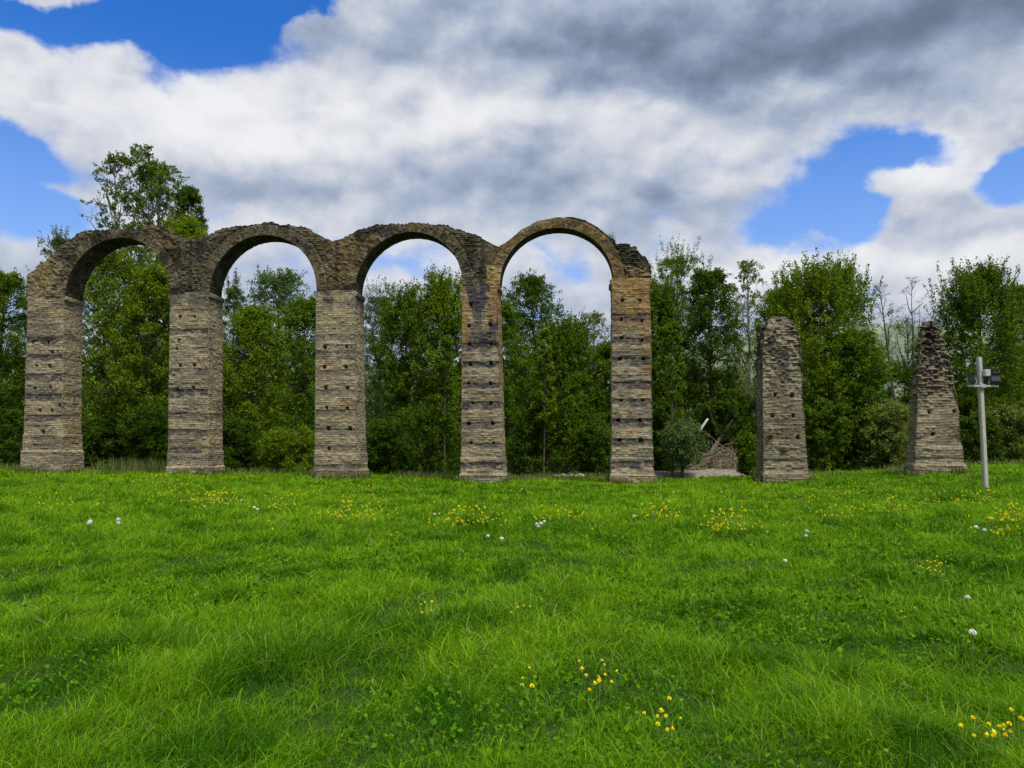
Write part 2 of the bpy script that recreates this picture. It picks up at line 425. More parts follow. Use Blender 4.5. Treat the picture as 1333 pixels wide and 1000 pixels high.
def pier(name, prof, d0, d1, seed, mat, parent=None, holes=(), bands=(), warm=None, stain_tone=None, impost=0.0, ch=.118,
         rough=lambda zt: 0 * zt, step=.042, zb=None, loc=None, rz=None, plinth=(0.55, 1.45)):
    """prof: rows (z, xl, xr) of the front face from bottom to top; d0, d1 depth interval at (bottom, top)"""
    prof = np.array(prof, float)
    z0, z1 = prof[0, 0], prof[-1, 0]
    zs = np.linspace(z0 - .5, z1, int((z1 - z0 + .5) / step))
    XL = np.interp(zs, prof[:, 0], prof[:, 1]); XR = np.interp(zs, prof[:, 0], prof[:, 2])
    DF = np.interp(zs, prof[:, 0], prof[:, 3]) if prof.shape[1] > 3 else np.full(len(zs), d0)
    DB = np.interp(zs, prof[:, 0], prof[:, 4]) if prof.shape[1] > 3 else np.full(len(zs), d1)
    hi = zs - z0
    out = .035 * (1 - sst(plinth[1] - .03, plinth[1] + .03, hi)) + .06 * (1 - sst(plinth[0] - .03, plinth[0] + .03, hi))
    if impost: out = out + 0 * zs
    ox = out + impost * sst(z1 - .36, z1 - .28, zs) * (1 - sst(z1 - .06, z1 - .02, zs))
    XL, XR, DF, DB = XL - ox, XR + ox, DF - out, DB + out
    wf = prof[:, 2].max() - prof[:, 1].min(); wd = DB.max() - DF.min()
    n1, n2 = max(8, int(wf / step)), max(8, int(wd / (step * 1.15)))
    nr = len(zs); rows = []
    sides = []
    for sd, n in ((0, n1), (1, n2), (2, n1), (3, n2)):
        t = np.arange(n) / n
        T, Z = np.meshgrid(t, zs)
        xl, xr, df, db = XL[:, None], XR[:, None], DF[:, None], DB[:, None]
        if sd == 0: x, y, nrm = xl + (xr - xl) * T, df + 0 * T, (0, -1)
        if sd == 1: x, y, nrm = xr + 0 * T, df + (db - df) * T, (1, 0)
        if sd == 2: x, y, nrm = xr + (xl - xr) * T, db + 0 * T, (0, 1)
        if sd == 3: x, y, nrm = xl + 0 * T, db + (df - db) * T, (-1, 0)
        u = x if sd in (0, 2) else y
        rs, jt, rc = stones(u + sd * 31, Z, seed + sd, ch)
        zt = z1 - Z
        rg = rough(zt)
        lo = fbm(x * 1.1, y * 1.1, Z * 1.1, seed + 20, 4) - .5
        disp = (rs - .5) * (.035 + .20 * rg) - jt * (.022 + .05 * rg) + lo * (.10 + .25 * rg) + (rc - .5) * .014 + rg * .26 * (fbm(x * 6, y * 6, Z * 7, seed + 27, 2) - .5)
        tone = .62 + .58 * rs + (rc - .5) * .16
        dark = jt * .62 * (.4 + 1.0 * rs) + sst(.50, .72, fbm(x * .7, y * .7, Z * 1.6, seed + 33, 4)) * .38
        wm = .25 * sst(.5, .75, fbm(x * .8, y * .8, Z * .5, seed + 41, 3)) + .18 * (hsh(np.floor(Z / ch), np.floor(u * 3), np.int64(seed)) > .86)
        bm = np.zeros_like(Z)
        for (bz, bh, bs) in bands:
            e = (fbm(x * 1.3, y * 1.3, Z * 1.3, seed + int(bz * 10), 3) - .5)
            m = sst(bz - bh - .10, bz - bh + .10, Z + e * .42) * (1 - sst(bz - .03, bz + .06, Z + e * .12))
            m = m * (min(1, bs * 1.1) * sst(.12, .34, fbm(x * .9 + bz, y, Z * .3, seed + 60, 3) + .05) )
            bm = np.maximum(bm, m * (1.0 if sd in (0, 2) else .35))
        n4 = fbm(x * 5, y * 5, Z * 7, seed + 70, 3)
        disp = disp - bm * (.006 + .035 * (rs > .55) + .035 * n4)
        dark = np.maximum(dark, bm * (.55 + .42 * sst(.34, .56, n4)))
        wx = (XR - XL)[:, None] + 0 * T
        s01 = (x - xl) / wx
        if warm is not None: wm = np.clip(wm + warm(s01, zt, sd, fbm(x * 1.5, y * 1.5, Z * 1.2, seed + 80, 4)), 0, 1)
        if stain_tone is not None: dark = np.clip(np.maximum(dark, stain_tone(s01, zt, sd, fbm(x * 1.8, y * 1.8, Z * .8, seed + 90, 4))), 0, 1)
        if sd == 0:
            for (hx, hz, hs) in holes:
                r = np.maximum(np.abs(x - hx) / hs, np.abs(Z - hz) / hs)
                disp = np.where(r < 1, -.40, disp); 
        edge = np.minimum(T, 1 - T)
        disp = disp - .03 * np.exp(-edge * n1 / 1.5) * (.4 + rs) - (.10 * rg) * np.exp(-edge * 6)
        if sd % 2 == 0: disp = disp * np.where(T == 0, .3, 1)
        Pt = np.stack([x + nrm[0] * disp, y + nrm[1] * disp, Z + (hsh(np.floor(u * 8), np.floor(Z * 8), np.int64(seed)) - .5) * .03 * rg * np.minimum(zt, .3)], -1)
        sides.append((Pt, np.stack([np.clip(tone, .2, 1.4), wm, np.clip(dark, 0, 1), 0 * tone + 1], -1)))
    P = np.concatenate([s[0] for s in sides], 1); Cc = np.concatenate([s[1] for s in sides], 1)
    V, q, t = loop_mesh(P)
    Cv = np.concatenate([Cc.reshape(-1, 4), [[.8, .1, .4, 1]]], 0)
    return npmesh(name, V, q, t, mat=mat, parent=parent, attrs={'tone': Cv}, loc=loc, rz=rz)

AQ = empty('aqueduct_arcade', (OX, ROW_D, 0), YAW)
tag(AQ, 'long ruined brick aqueduct of four round arches on five tall piers standing in the meadow', 'aqueduct')
# front-face corners of the piers in the photograph: springing (left, right, y), base (left, right, y)
PIERS = [((36, 83, 385), (29.5, 81, 618)), ((221, 271.5, 381), (218.5, 272, 618)), ((411, 462, 379), (409.5, 467, 622)),
         ((601.5, 648, 370), (600, 656, 628)), ((796.5, 846.5, 363), (796, 851, 629))]
DEP = 1.75
HOLES = [[(166, 258), (243, 258), (263, 310), (185, 378), (252, 378), (178, 493), (255, 490), (203, 606), (264, 606), (220, 716), (302, 580)],
         [(918, 128), (994, 128), (910, 250), (902, 290), (918, 375), (990, 375), (985, 490), (905, 500)], 
         [], [], []]
PXH = [[((x / 3.92), 380 + y / 3.92) for x, y in HOLES[0]],
       [((x / 3.92), 380 + y / 3.92) for x, y in HOLES[1]],
       [(423, 452), (451, 451), (422, 478), (450, 478), (424, 505), (452, 505), (425, 531), (452, 532), (427, 558), (455, 558), (428, 584)],
       [(611, 424), (638, 423), (611, 448), (639, 448), (612, 474), (639, 473), (610, 499), (638, 499), (615, 525), (639, 525), (610, 551), (641, 551), (613, 577), (642, 577), (613, 397)],
       [(810, 391), (833, 391), (809, 416), (836, 418), (809, 440), (836, 443), (807, 467), (838, 467), (809, 521), (837, 521), (805, 547), (833, 547), (807, 573), (834, 573)]]
def mk_piers():
    for i, (tp, bs) in enumerate(PIERS):
        xl1, z1 = arc(tp[0], tp[2]); xr1, _ = arc(tp[1], tp[2])
        xl0, z0 = arc(bs[0], bs[2]); xr0, _ = arc(bs[1], bs[2])
        holes = []
        for (hx, hy) in PXH[i]:
            a, b = arc(hx, hy); holes.append((a, b, .068 + .035 * R_.random()))
        zz = [h[1] for h in holes]
        bands = []
        if i == 0:
            for py in (444, 467.5, 494, 520, 546): bands.append((arc(55, py - 6)[1], .40, .95))
            bands.append((arc(55, 590)[1], .14, .5)); bands.append((arc(55, 413)[1], .12, .5))
        elif i == 1:
            for py in (434, 486, 512, 543, 565, 588): bands.append((arc(245, py - 5)[1], .34, .85))
        else:
            pys = {2: (440, 462, 486, 512, 538, 563, 588, 612), 3: (452, 478, 505, 530, 556, 583, 608), 4: (419, 447, 473, 503, 526, 553, 579, 606)}[i]
            for py in pys: bands.append((arc(628, py - 6)[1], .38, .95 if i > 2 else .6))
        bands = [(b_[0] + R_.uniform(-.05, .05), b_[1] * R_.uniform(.85, 1.3), b_[2] * R_.uniform(.8, 1.1)) for b_ in bands]
        H = z1 - z0
        warm = stain_tone = None
        if i == 0:
            stain_tone = lambda s, zt, sd, n: (sd == 1) * .55 * sst(.44, .66, n) * sst(4.5, 6.5, zt) * (1 - sst(8, 9, zt)) + .6 * sst(.5, .7, n) * (1 - sst(.3, 1.0, zt))
            warm = lambda s, zt, sd, n: (sd == 1) * .55 * sst(.40, .6, n) * sst(4, 6, zt) * (1 - sst(8, 9, zt))
        if i in (1, 2):
            stain_tone = lambda s, zt, sd, n: .75 * sst(.42, .62, n + .12 * (1 - zt)) * (1 - sst(.6, 2.0, zt))
        if i == 3:
            warm = lambda s, zt, sd, n: np.maximum(sst(3.6, 2.6, zt) * sst(.30, .45, n + .2 * (s > .7) + .2 * (s < .2)), (sd == 1) * .85 * sst(9, 4, zt)) 
            stain_tone = lambda s, zt, sd, n: (sd == 0) * np.maximum(.78 * sst(.42, .62, n + .35 * np.exp(-((s - .42) / .22) ** 2) - .12) * (1 - sst(2.8, 4.4, zt)), .8 * sst(.3, .5, n) * (1 - sst(.2, .6, zt)) * (s < .75)) + (sd == 0) * .45 * sst(.46, .62, n + .1 * (s > .5)) * (zt < 8)
        if i == 4:
            warm = lambda s, zt, sd, n: np.maximum(sst(3.2, 2.2, zt) * sst(.2, .4, n + .15), (sd == 0) * .75 * sst(.68, .78, s + (n - .5) * .2) * (1 - sst(5.8, 7, zt)))
            stain_tone = lambda s, zt, sd, n: (sd == 0) * (.5 * sst(.46, .62, n + .12 * (s > .35) * (s < .75)) * (zt > 2.2) * (zt < 8) + .5 * sst(.5, .7, n) * (1 - sst(.4, 1.3, zt)))
        pier('pier', [(z0, xl0, xr0), (z0 + H * .3, xl0 * .62 + xl1 * .38, xr0 * .62 + xr1 * .38), (z1, xl1, xr1)], 0, DEP, 100 + i * 17, M['stone'], AQ, holes, bands, warm, stain_tone,
             impost=.10, plinth=((.45, 1.35) if i else (1.35, 2.3)))
mk_piers()

OUTLINE = [(33, 357), (50, 345), (68, 330), (85, 314), (100, 304), (112, 300), (150, 298.5), (180, 297), (190, 293), (205, 293), (220, 301), (240, 309), (252, 311), (265, 307),
  (285, 298), (300, 294), (320, 293), (345, 289), (360, 291), (390, 294), (405, 300), (420, 307), (433, 312), (441, 312), (450, 307), (470, 297), (490, 292), (545, 289), (580, 291),
  (600, 299), (625, 307), (640, 317), (648, 320), (659, 314), (676, 299.6), (700, 286), (724, 281.6), (743, 281), (762, 285), (779, 295), (793.6, 307), (803, 313), (820, 317.6),
  (832, 325), (839, 334), (846.5, 344)]
_ol = np.array([arc(a, b) for a, b in OUTLINE])
ARCHES = [  # feet px (left, right), springing y (left, right), front crown y, left bound px, right bound px, depth, ring thickness
    ((84.5, 220.5), (386, 382), 309.5, 34, 246, 1.65, .62), ((272.5, 412), (381, 379), 306, 246, 437, 1.55, .66),
    ((462, 602), (379, 371), 302, 437, 627, 1.5, .66), ((650.5, 798.5), (369, 363.5), 295.8, 627, 848, 1.15, .62)]
def mk_arch(k, spec):
    (fl, fr), (yl, yr), yc, bl, br, dep, ring = spec
    xa, za = arc(fl, yl); xb, zb = arc(fr, yr)
    cx = (xa + xb) / 2; rx = (xb - xa) / 2
    _, zc = arc((fl + fr) / 2, yc); sl = (zb - za) / (xb - xa); zs = (za + zb) / 2
    rz = zc - zs
    XL, XR = arc(bl, 350)[0], arc(br, 350)[0]
    oz = lambda x: np.interp(x, _ol[:, 0], _ol[:, 1])
    nT, nR = 360, 46
    t = np.linspace(0, pi, nT)[::-1]                       # left foot -> right foot
    dx, dz = np.cos(t), np.sin(t)
    # r normalised: point = (cx + rx*dx*r, zs + rz*dz*r + sl*X)
    rmax = np.ones(nT)
    rr = np.linspace(1.0, 3.0, 500)
    px_ = cx + rx * dx[:, None] * rr; pz_ = zs + rz * dz[:, None] * rr + sl * (px_ - cx)
    bad = (px_ < XL) | (px_ > XR) | (pz_ > oz(px_))
    first = np.argmax(bad, 1); rmax = rr[np.maximum(first - 1, 4)]
    tj = (fbm(t * 9, 0 * t + k, 0, 5 + k, 4) - .5) * (.06 if k < 3 else .015) + (hsh(np.floor(t * 34), np.int64(k)) - .5) * (.022 if k < 3 else .006)
    if k == 3: tj = tj + sst(XR - 2.3, XR - 1.8, cx + rx * dx * rmax) * ((hsh(np.floor(t * 26), np.int64(9)) - .5) * .07 + (fbm(t * 14, 0 * t, 0, 8, 3) - .5) * .10)
    top = (cx + rx * dx * rmax > XL + .03) & (cx + rx * dx * rmax < XR - .03)
    rmax = rmax + tj * top
    f = np.linspace(0, 1, nR)
    r = 1 + (rmax[:, None] - 1) * f[None, :]
    x = cx + rx * dx[:, None] * r; z = zs + rz * dz[:, None] * r + sl * (x - cx)
    Rm = (rx + rz) / 2
    rad = (r - 1) * Rm
    arcl = (t[:, None] + 0 * r) * Rm
    def tone_disp(y, sd):
        rg = ring + (fbm(arcl * .8, rad * 0, 0, 77 + k, 2) - .5) * .12
        isr = rad < rg
        r1, j1, c1 = stones(rad * 1.0 + 40, arcl, 300 + k, .115)
        r2, j2, c2 = stones(x, z, 330 + k + sd, .115)
        rs, jt, rc = np.where(isr, r1, r2), np.where(isr, j1, j2), np.where(isr, c1, c2)
        lo = fbm(x * 1.1, y * 1.1, z * 1.1, 350, 4) - .5
        am = np.where(isr, .6, .9) if k < 3 else np.where((~isr) & (x > XR - 2.2), 1.5, .45)
        outer = sst(.25, .0, (rmax[:, None] - r) * Rm)
        disp = (rs - .5) * .07 * am - jt * .035 * am + lo * .16 * am - .03 * (np.abs(rad - rg) < .04) - outer * .06
        tone = .55 + .85 * rs + (rc - .5) * .2
        edge_n = fbm(x * 1.4, y, z * 1.4, 360, 4)
        dark = np.clip(jt * .5 + .7 * sst(.52, .7, edge_n) + .35 * outer, 0, 1)
        base_w = .18 + .4 * sst(.5, .7, fbm(x * .6, y, z * .6, 371, 3))
        if k == 3: base_w = np.maximum(base_w, np.where(isr, .95, .3)); dark = np.where(isr, dark * .55, np.clip(dark * .95 + .05, 0, 1))
        if k == 0: base_w = np.maximum(base_w, .55 * sst(XL + 3.2, XL + 1.2, x)); tone = tone * (1 + .8 * sst(XL + 3.0, XL + .8, x)); dark *= 1 - .5 * sst(XL + 3, XL + 1, x)
        if k == 3: 
            m = sst(XR - 1.3, XR - 1.0, x) * (z < arc(840, 349)[1]); base_w = np.maximum(base_w, m * .9); tone = tone * (1 + .5 * m)
            m2 = sst(627, 640, 640) * (np.abs(x - arc(643, 350)[0]) < .42) * (z < arc(640, 345)[1]); base_w = np.maximum(base_w, m2); tone = tone * (1 + .9 * m2); dark = dark * (1 - .7 * m2)
        return disp, np.stack([np.clip(tone, .2, 2.0), np.clip(base_w, 0, 1), dark, 0 * tone + 1], -1)
    off = .0 if k < 3 else .12
    yf0, yb0 = off, off + dep
    df, cf = tone_disp(yf0 + 0 * x, 0); db, cb = tone_disp(yb0 + 0 * x, 5)
    Vf = np.stack([x, yf0 - df, z], -1); Vb = np.stack([x, yb0 + db, z], -1)
    nD = 26
    g = np.linspace(0, 1, nD)[None, :]
    def barrel(col):
        a, b = Vf[:, col][:, None, :], Vb[:, col][:, None, :]
        P = a + (b - a) * g[..., None]
        rs, jt, rc = stones(P[..., 1] + 9, arcl[:, :1] + 0 * g, 390 + k + col, .155)
        am = np.sin(g * pi) ** .3
        disp = ((rs - .5) * .05 - jt * .03 + (fbm(P[..., 0] * 1.5, P[..., 1] * 1.5, P[..., 2] * 1.5, 395, 3) - .5) * (.06 if col == 0 else .13)) * am
        if k == 3: disp = disp * .5
        s = -1 if col == 0 else 1
        P = P + np.stack([dx[:, None] * disp * s, 0 * disp, dz[:, None] * disp * s], -1)
        c = np.stack([.6 + .7 * rs, .3 + 0 * rs, np.clip(.25 + .5 * jt + .4 * sst(.5, .7, fbm(P[..., 0] * 2, P[..., 1] * 2, P[..., 2] * 2, 398, 3)), 0, 1), 1 + 0 * rs], -1)
        return P, c
    Pi, ci = barrel(0); Pe, ce = barrel(nR - 1)
    V, Q, Cs = [], [], []
    base = 0
    for P, c, flip in ((Vf, cf, 0), (Vb, cb, 1), (Pi, ci, 1), (Pe, ce, 0)):
        a_, b_ = P.shape[:2]
        ii = (np.arange(a_ - 1)[:, None] * b_ + np.arange(b_ - 1)[None, :]).ravel() + base
        q = np.stack([ii, ii + b_, ii + b_ + 1, ii + 1], 1)
        Q.append(q[:, ::-1] if flip else q); V.append(P.reshape(-1, 3)); Cs.append(c.reshape(-1, 4)); base += a_ * b_
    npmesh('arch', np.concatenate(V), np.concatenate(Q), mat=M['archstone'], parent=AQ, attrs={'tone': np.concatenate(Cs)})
for k, s in enumerate(ARCHES): mk_arch(k, s)

# the two lone piers
def lone(pts, front_dep, name, label, seed, rough, holes, bands, mat, ch, top_shrink, stain_tone=None, warm=None):
    base_s, base_z = arc((pts[-1][0] + pts[-1][1]) / 2, pts[-1][2])
    x0, y0 = row_xy(base_s)
    prof = []
    n = len(pts)
    for i, (l, r, y) in enumerate(reversed(pts)):
        xl, z = arc(l, y); xr, _ = arc(r, y)
        k = top_shrink(i / (n - 1))
        prof.append((z, xl - base_s, xr - base_s, k * .8 * front_dep * .5, front_dep - k * front_dep * .5 * .8))
    hl = [(arc(a, b)[0] - base_s, arc(a, b)[1], .085) for a, b in holes]
    bl = [(arc(1020, p)[1], h, s) for p, h, s in bands]
    o = pier(name, prof, 0, front_dep, seed, mat, None, hl, bl, warm, stain_tone, ch=ch, rough=rough, loc=(x0, y0, 0), rz=YAW, plinth=(.45, 1.35))
    tag(o, label, 'pillar', 'lone broken piers right of the arches')
    return o
lone([(1010, 1026, 410), (1004, 1032, 415), (999, 1037, 424), (996, 1041, 434), (994, 1044, 447), (993, 1045, 470), (993, 1046, 520), (993.5, 1049, 560), (994, 1051, 590), (995, 1053, 627)],
     1.7, 'ruined_pier', 'lone brick pier with smooth rounded top, standing between arches and the jagged stump', 500,
     lambda zt: .06 + .42 * (1 - sst(1.0, 5.0, zt)), [(1006, 541.5), (1033, 541.5), (1003, 569.5), (1039, 569.5), (1031, 515), (1009, 514)],
     [(545, .25, .45), (571, .22, .5), (599, .14, .8), (450, .5, .55)], M['ragstone'], .115, lambda f: max(0, (f - .55) / .45) ** 2 * .75,
     stain_tone=lambda s, zt, sd, n: .5 * sst(.42, .60, n) * (1 - sst(2.5, 5.5, zt)) + .35 * sst(.5, .62, n) + .3 * (sd == 3))  # patchy stains, plus an even darker tone over the whole left side
lone([(1209, 1220, 417), (1206, 1225, 424), (1203, 1230, 436), (1201, 1234, 448), (1199, 1239, 466), (1198, 1243, 486), (1196, 1247, 510), (1195, 1250, 540), (1194, 1252, 565), (1193, 1253, 575), (1192, 1256, 600), (1191, 1258, 616)],
     1.15, 'ruined_pier', 'jagged tapering pier stump with loose dark stones at its top, beside the floodlight post', 540,
     lambda zt: .05 + 1.0 * (1 - sst(2.0, 5.2, zt)), [(1215, 565), (1211, 537), (1243, 536)],
     [(570, .12, .7), (596, .14, .8)], M['ragstone'], .14, lambda f: f ** 1.5 * .8,
     stain_tone=lambda s, zt, sd, n: .66 * sst(.36, .54, n + .1) * (1 - sst(2.4, 5.2, zt)) + .35 * sst(.5, .6, n) * (zt < 6), warm=lambda s, zt, sd, n: .4 * sst(.5, .62, n) * (zt > 3) * (zt < 6))
# ------------------------------------------------------------------ plants: tubes and leaves
class Tubes:
    def __init__(s, n=5): s.n, s.V, s.Q, s.c = n, [], [], 0
    def add(s, pts, rad):
        pts = np.asarray(pts, float); rad = np.asarray(rad, float); n = s.n
        d = np.gradient(pts, axis=0); d /= np.linalg.norm(d, axis=1, keepdims=True) + 1e-9
        ref = np.where(np.abs(d[:, 2:3]) > .9, np.array([[1., 0, 0]]), np.array([[0, 0, 1.]]))
        u = np.cross(d, ref); u /= np.linalg.norm(u, axis=1, keepdims=True) + 1e-9
        w = np.cross(d, u); a = np.arange(n) / n * 2 * pi
        P = pts[:, None] + rad[:, None, None] * (u[:, None] * np.cos(a)[None, :, None] + w[:, None] * np.sin(a)[None, :, None])
        m = len(pts)
        i = np.arange(m - 1)[:, None] * n; k = np.arange(n)[None, :]; k2 = (k + 1) % n
        q = np.stack([i + k, i + k2, i + k2 + n, i + k + n], -1).reshape(-1, 4) + s.c
        s.V.append(P.reshape(-1, 3)); s.Q.append(q); s.c += m * n
    def build(s, name, mat, parent=None, **kw):
        return npmesh(name, np.concatenate(s.V), np.concatenate(s.Q), mat=mat, parent=parent, smooth=True, **kw)

def unit(v): return v / (np.linalg.norm(v, axis=-1, keepdims=True) + 1e-9)

def leaves(pos, size, tint, rng, up=.5, asp=.55, along=None, fold=.12):
    """one folded four-sided leaf per position"""
    n = len(pos)
    a = unit(rng.normal(size=(n, 3)) + (0 if along is None else along * 1.6))
    nr = unit(rng.normal(size=(n, 3)) + np.array([0, 0, up * 2]))
    b = unit(np.cross(nr, a)); nn = np.cross(a, b)
    L = (size * rng.uniform(.7, 1.3, n))[:, None]
    V = np.stack([pos - a * L * .5, pos + b * L * asp * .5 + nn * L * fold, pos + a * L * .5, pos - b * L * asp * .5 + nn * L * fold], 1)
    return V.reshape(-1, 3), np.arange(4 * n).reshape(n, 4), np.repeat(tint, 4)

def skeleton(rng, h, half, f0, limbs, elev, twigs, tlen, trunk_r, lean=0.0, stems=1, wob=.5, tup=.5, puff=.42, shoots=0):
    """trunk, limbs and twigs of a tree of height h; half(f) is the crown's half width at height fraction f"""
    wood = Tubes(6); T0, T1 = [], []
    tr = []
    for s in range(stems):
        a = rng.uniform(0, 2 * pi); sp = 0 if stems == 1 else half(.5) * .55 * rng.uniform(.4, 1)
        k = np.linspace(0, 1, 9)
        P = np.stack([np.cumsum(rng.normal(0, wob * .06, 9)) * h * .12 * k + lean * h * k ** 1.4 + cos(a) * sp * k ** .8, np.cumsum(rng.normal(0, wob * .06, 9)) * h * .12 * k + sin(a) * sp * k ** .8, k * h * .97 * (1 if s == 0 else rng.uniform(.75, 1))], 1)
        P[0, 2] = -.25
        P[0, :2] = P[0, :2] * .3
        wood.add(P, trunk_r * (1 - k * .93) * (1.25 * (k < .02) + 1 * (k >= .02)) * (1 if stems == 1 else .6) + .008)
        tr.append(P)
    hm = half(.5)
    for i in range(limbs):
        P = tr[i % stems]
        ft = f0 + (1 - f0) * (1 - (1 - (i + rng.uniform(.1, .9)) / limbs) ** 1.2)
        hw = half(ft); rb = max(puff * hm * rng.uniform(.65, 1.2) * (1 - .25 * (ft > .85)), .3)
        w = max(hw - rb * .6, .1 * hm) * (rng.uniform(.3, 1) ** .5) * rng.uniform(.9, 1.15); az = i * 2.399 + rng.uniform(-.5, .5)
        e = min(radians(elev * rng.uniform(.7, 1.25)), radians(84))
        rise = min(max(w, .5) * math.tan(e), h * .38)
        top = P[-1, 2]; zt = max(min(ft * h, h - rb * rng.uniform(.75, 1.0), top), h * .06 + .1)
        zb = min(max(zt - rise, f0 * h * .55, h * .03), zt - .08)
        b = np.array([np.interp(zb, P[:, 2], P[:, 0]), np.interp(zb, P[:, 2], P[:, 1]), zb])
        e2 = np.array([b[0] + cos(az) * w, b[1] + sin(az) * w, zt])
        k = np.linspace(0, 1, 6)[:, None]
        pts = b + (e2 - b) * np.concatenate([k ** .85, k ** .85, k ** 1.25], 1) + rng.normal(0, .035, (6, 3)) * np.linalg.norm(e2 - b) * k
        L = np.linalg.norm(e2 - b)
        wood.add(pts, np.linspace(min(trunk_r * .42, .02 + .02 * L), .008, 6))
        m = max(4, int(twigs * (.6 + .4 * (rb / (puff * hm + .01)) ** 2)))
        q = pts[-1][None] + rng.normal(0, .12 * rb, (m, 3)) - unit(pts[-1] - pts[0])[None] * rng.uniform(0, .5 * L, (m, 1)) * (rng.uniform(0, 1, (m, 1)) < .3)
        d = unit(rng.normal(0, 1, (m, 3)) + np.array([0, 0, tup]))
        T0.append(q + d * rb * .25); T1.append(q + d * (rb * rng.uniform(.65, 1.12, m))[:, None] * np.array([1.1, 1.1, .85 + .35 * (tup > .8)]))
        if shoots and ft > .35:
            ns = rng.poisson(shoots * (.4 + 1.2 * (ft > .7)))
            if ns:
                q = pts[-1][None] + rng.normal(0, .55 * rb, (ns, 3)) * np.array([1, 1, .4]) + np.array([0, 0, rb * .5])
                d = unit(np.concatenate([rng.normal(0, .2, (ns, 2)) + (pts[-1] - pts[0])[None, :2] / (L + .1) * .25, np.ones((ns, 1))], 1))
                T0.append(q); T1.append(q + d * rng.uniform(.7, 2.3, (ns, 1)))
                T0.append(q + d * .3); T1.append(q + d * rng.uniform(.7, 2.0, (ns, 1)))
    # the leader's own twigs
    for P in tr:
        m = twigs; s_ = rng.uniform(max(f0, .3), 1, m) * P[-1, 2]
        q = np.stack([np.interp(s_, P[:, 2], P[:, c]) for c in range(3)], 1)
        d = unit(rng.normal(0, .6, (m, 3)) + np.array([0, 0, tup + .3]))
        T0.append(q); T1.append(q + d * (tlen * rng.uniform(.5, 1.3, m))[:, None])
    return wood, np.concatenate(T0), np.concatenate(T1)

def foliage(rng, T0, T1, per, size, sig, asp=.55, up=.4, tlo=.1, narrow=0):
    n = len(T0); s_ = rng.uniform(tlo, 1.02, (n, per)) ** .8
    pos = T0[:, None] + (T1 - T0)[:, None] * s_[..., None] + rng.normal(0, 1, (n, per, 3)) * sig * (1.15 - .75 * s_[..., None])
    tw = np.clip(rng.normal(.42, .17, n), 0, 1)[:, None] + rng.normal(0, .08, (n, per))
    al = np.repeat(unit(T1 - T0)[:, None], per, 1).reshape(-1, 3) * narrow if narrow else None
    return leaves(pos.reshape(-1, 3), np.full(n * per, size), np.clip(tw, 0, 1).ravel(), rng, up=up, asp=asp, along=al)

def plant(name, x, y, h, half, kind, label, cat, group, seed, leaf, parts=('trunk', 'crown'), bark='bark', dens=1.0, **kw):
    rng = np.random.default_rng(seed)
    K = {'dense': dict(f0=.10, limbs=58, elev=30, twigs=30, tlen=1.0, tup=.35, per=24, size=.165, sig=.17, puff=.40),
         'airy':  dict(f0=.22, limbs=52, elev=56, twigs=9, tlen=.95, tup=.5, per=16, size=.17, sig=.13, puff=.34),
         'spiky': dict(f0=.08, limbs=56, elev=38, twigs=30, tlen=1.2, tup=.6, per=24, size=.155, sig=.13, puff=.36, shoots=6),
         'willow': dict(f0=.10, limbs=54, elev=38, twigs=26, tlen=1.1, tup=.6, per=22, size=.19, sig=.14, puff=.36, shoots=1.5),
         'shrub': dict(f0=.06, limbs=26, elev=42, twigs=26, tlen=.6, tup=.4, per=24, size=.14, sig=.13, puff=.45),
         'bare':  dict(f0=.22, limbs=40, elev=60, twigs=13, tlen=1.1, tup=.7, per=0, size=.1, sig=.1, puff=.3)}[kind].copy()
    K.update(kw)
    stems = K.pop('stems', 1 if kind != 'shrub' else 4)
    per, size, sig = int(K.pop('per') * dens), K.pop('size'), K.pop('sig')
    tr = K.pop('trunk_r', .012 * h + .03)
    z = float(ground(x, y))
    root = empty(name, (x, y, z))
    tag(root, label, cat, group)
    wood, T0, T1 = skeleton(rng, h, half, trunk_r=tr, stems=stems, **K)
    if kind in ('airy', 'bare'):
        tw = range(len(T0)) if kind == 'bare' else range(0, len(T0), 2)
        for i in tw:
            wood.add([T0[i], (T0[i] + T1[i]) / 2 + rng.normal(0, .06, 3), T1[i]], [.016, .011, .005])
            if kind == 'bare':
                for q in range(3):
                    s = rng.uniform(.3, 1); b = T0[i] + (T1[i] - T0[i]) * s
                    wood.add([b, b + (T1[i] - T0[i]) * .3 + rng.normal(0, .22, 3)], [.008, .004])
    wood.build(parts[0], M[bark], root)
    if per:
        V, Q, t = foliage(rng, T0, T1, per, size, sig, asp=.30 if kind == 'willow' else .6, narrow=1.2 if kind == 'willow' else (.5 if kind == 'spiky' else 0))
        npmesh(parts[1], V, Q, mat=LEAFS[leaf], parent=root, attrs={'tint': t})
    return root

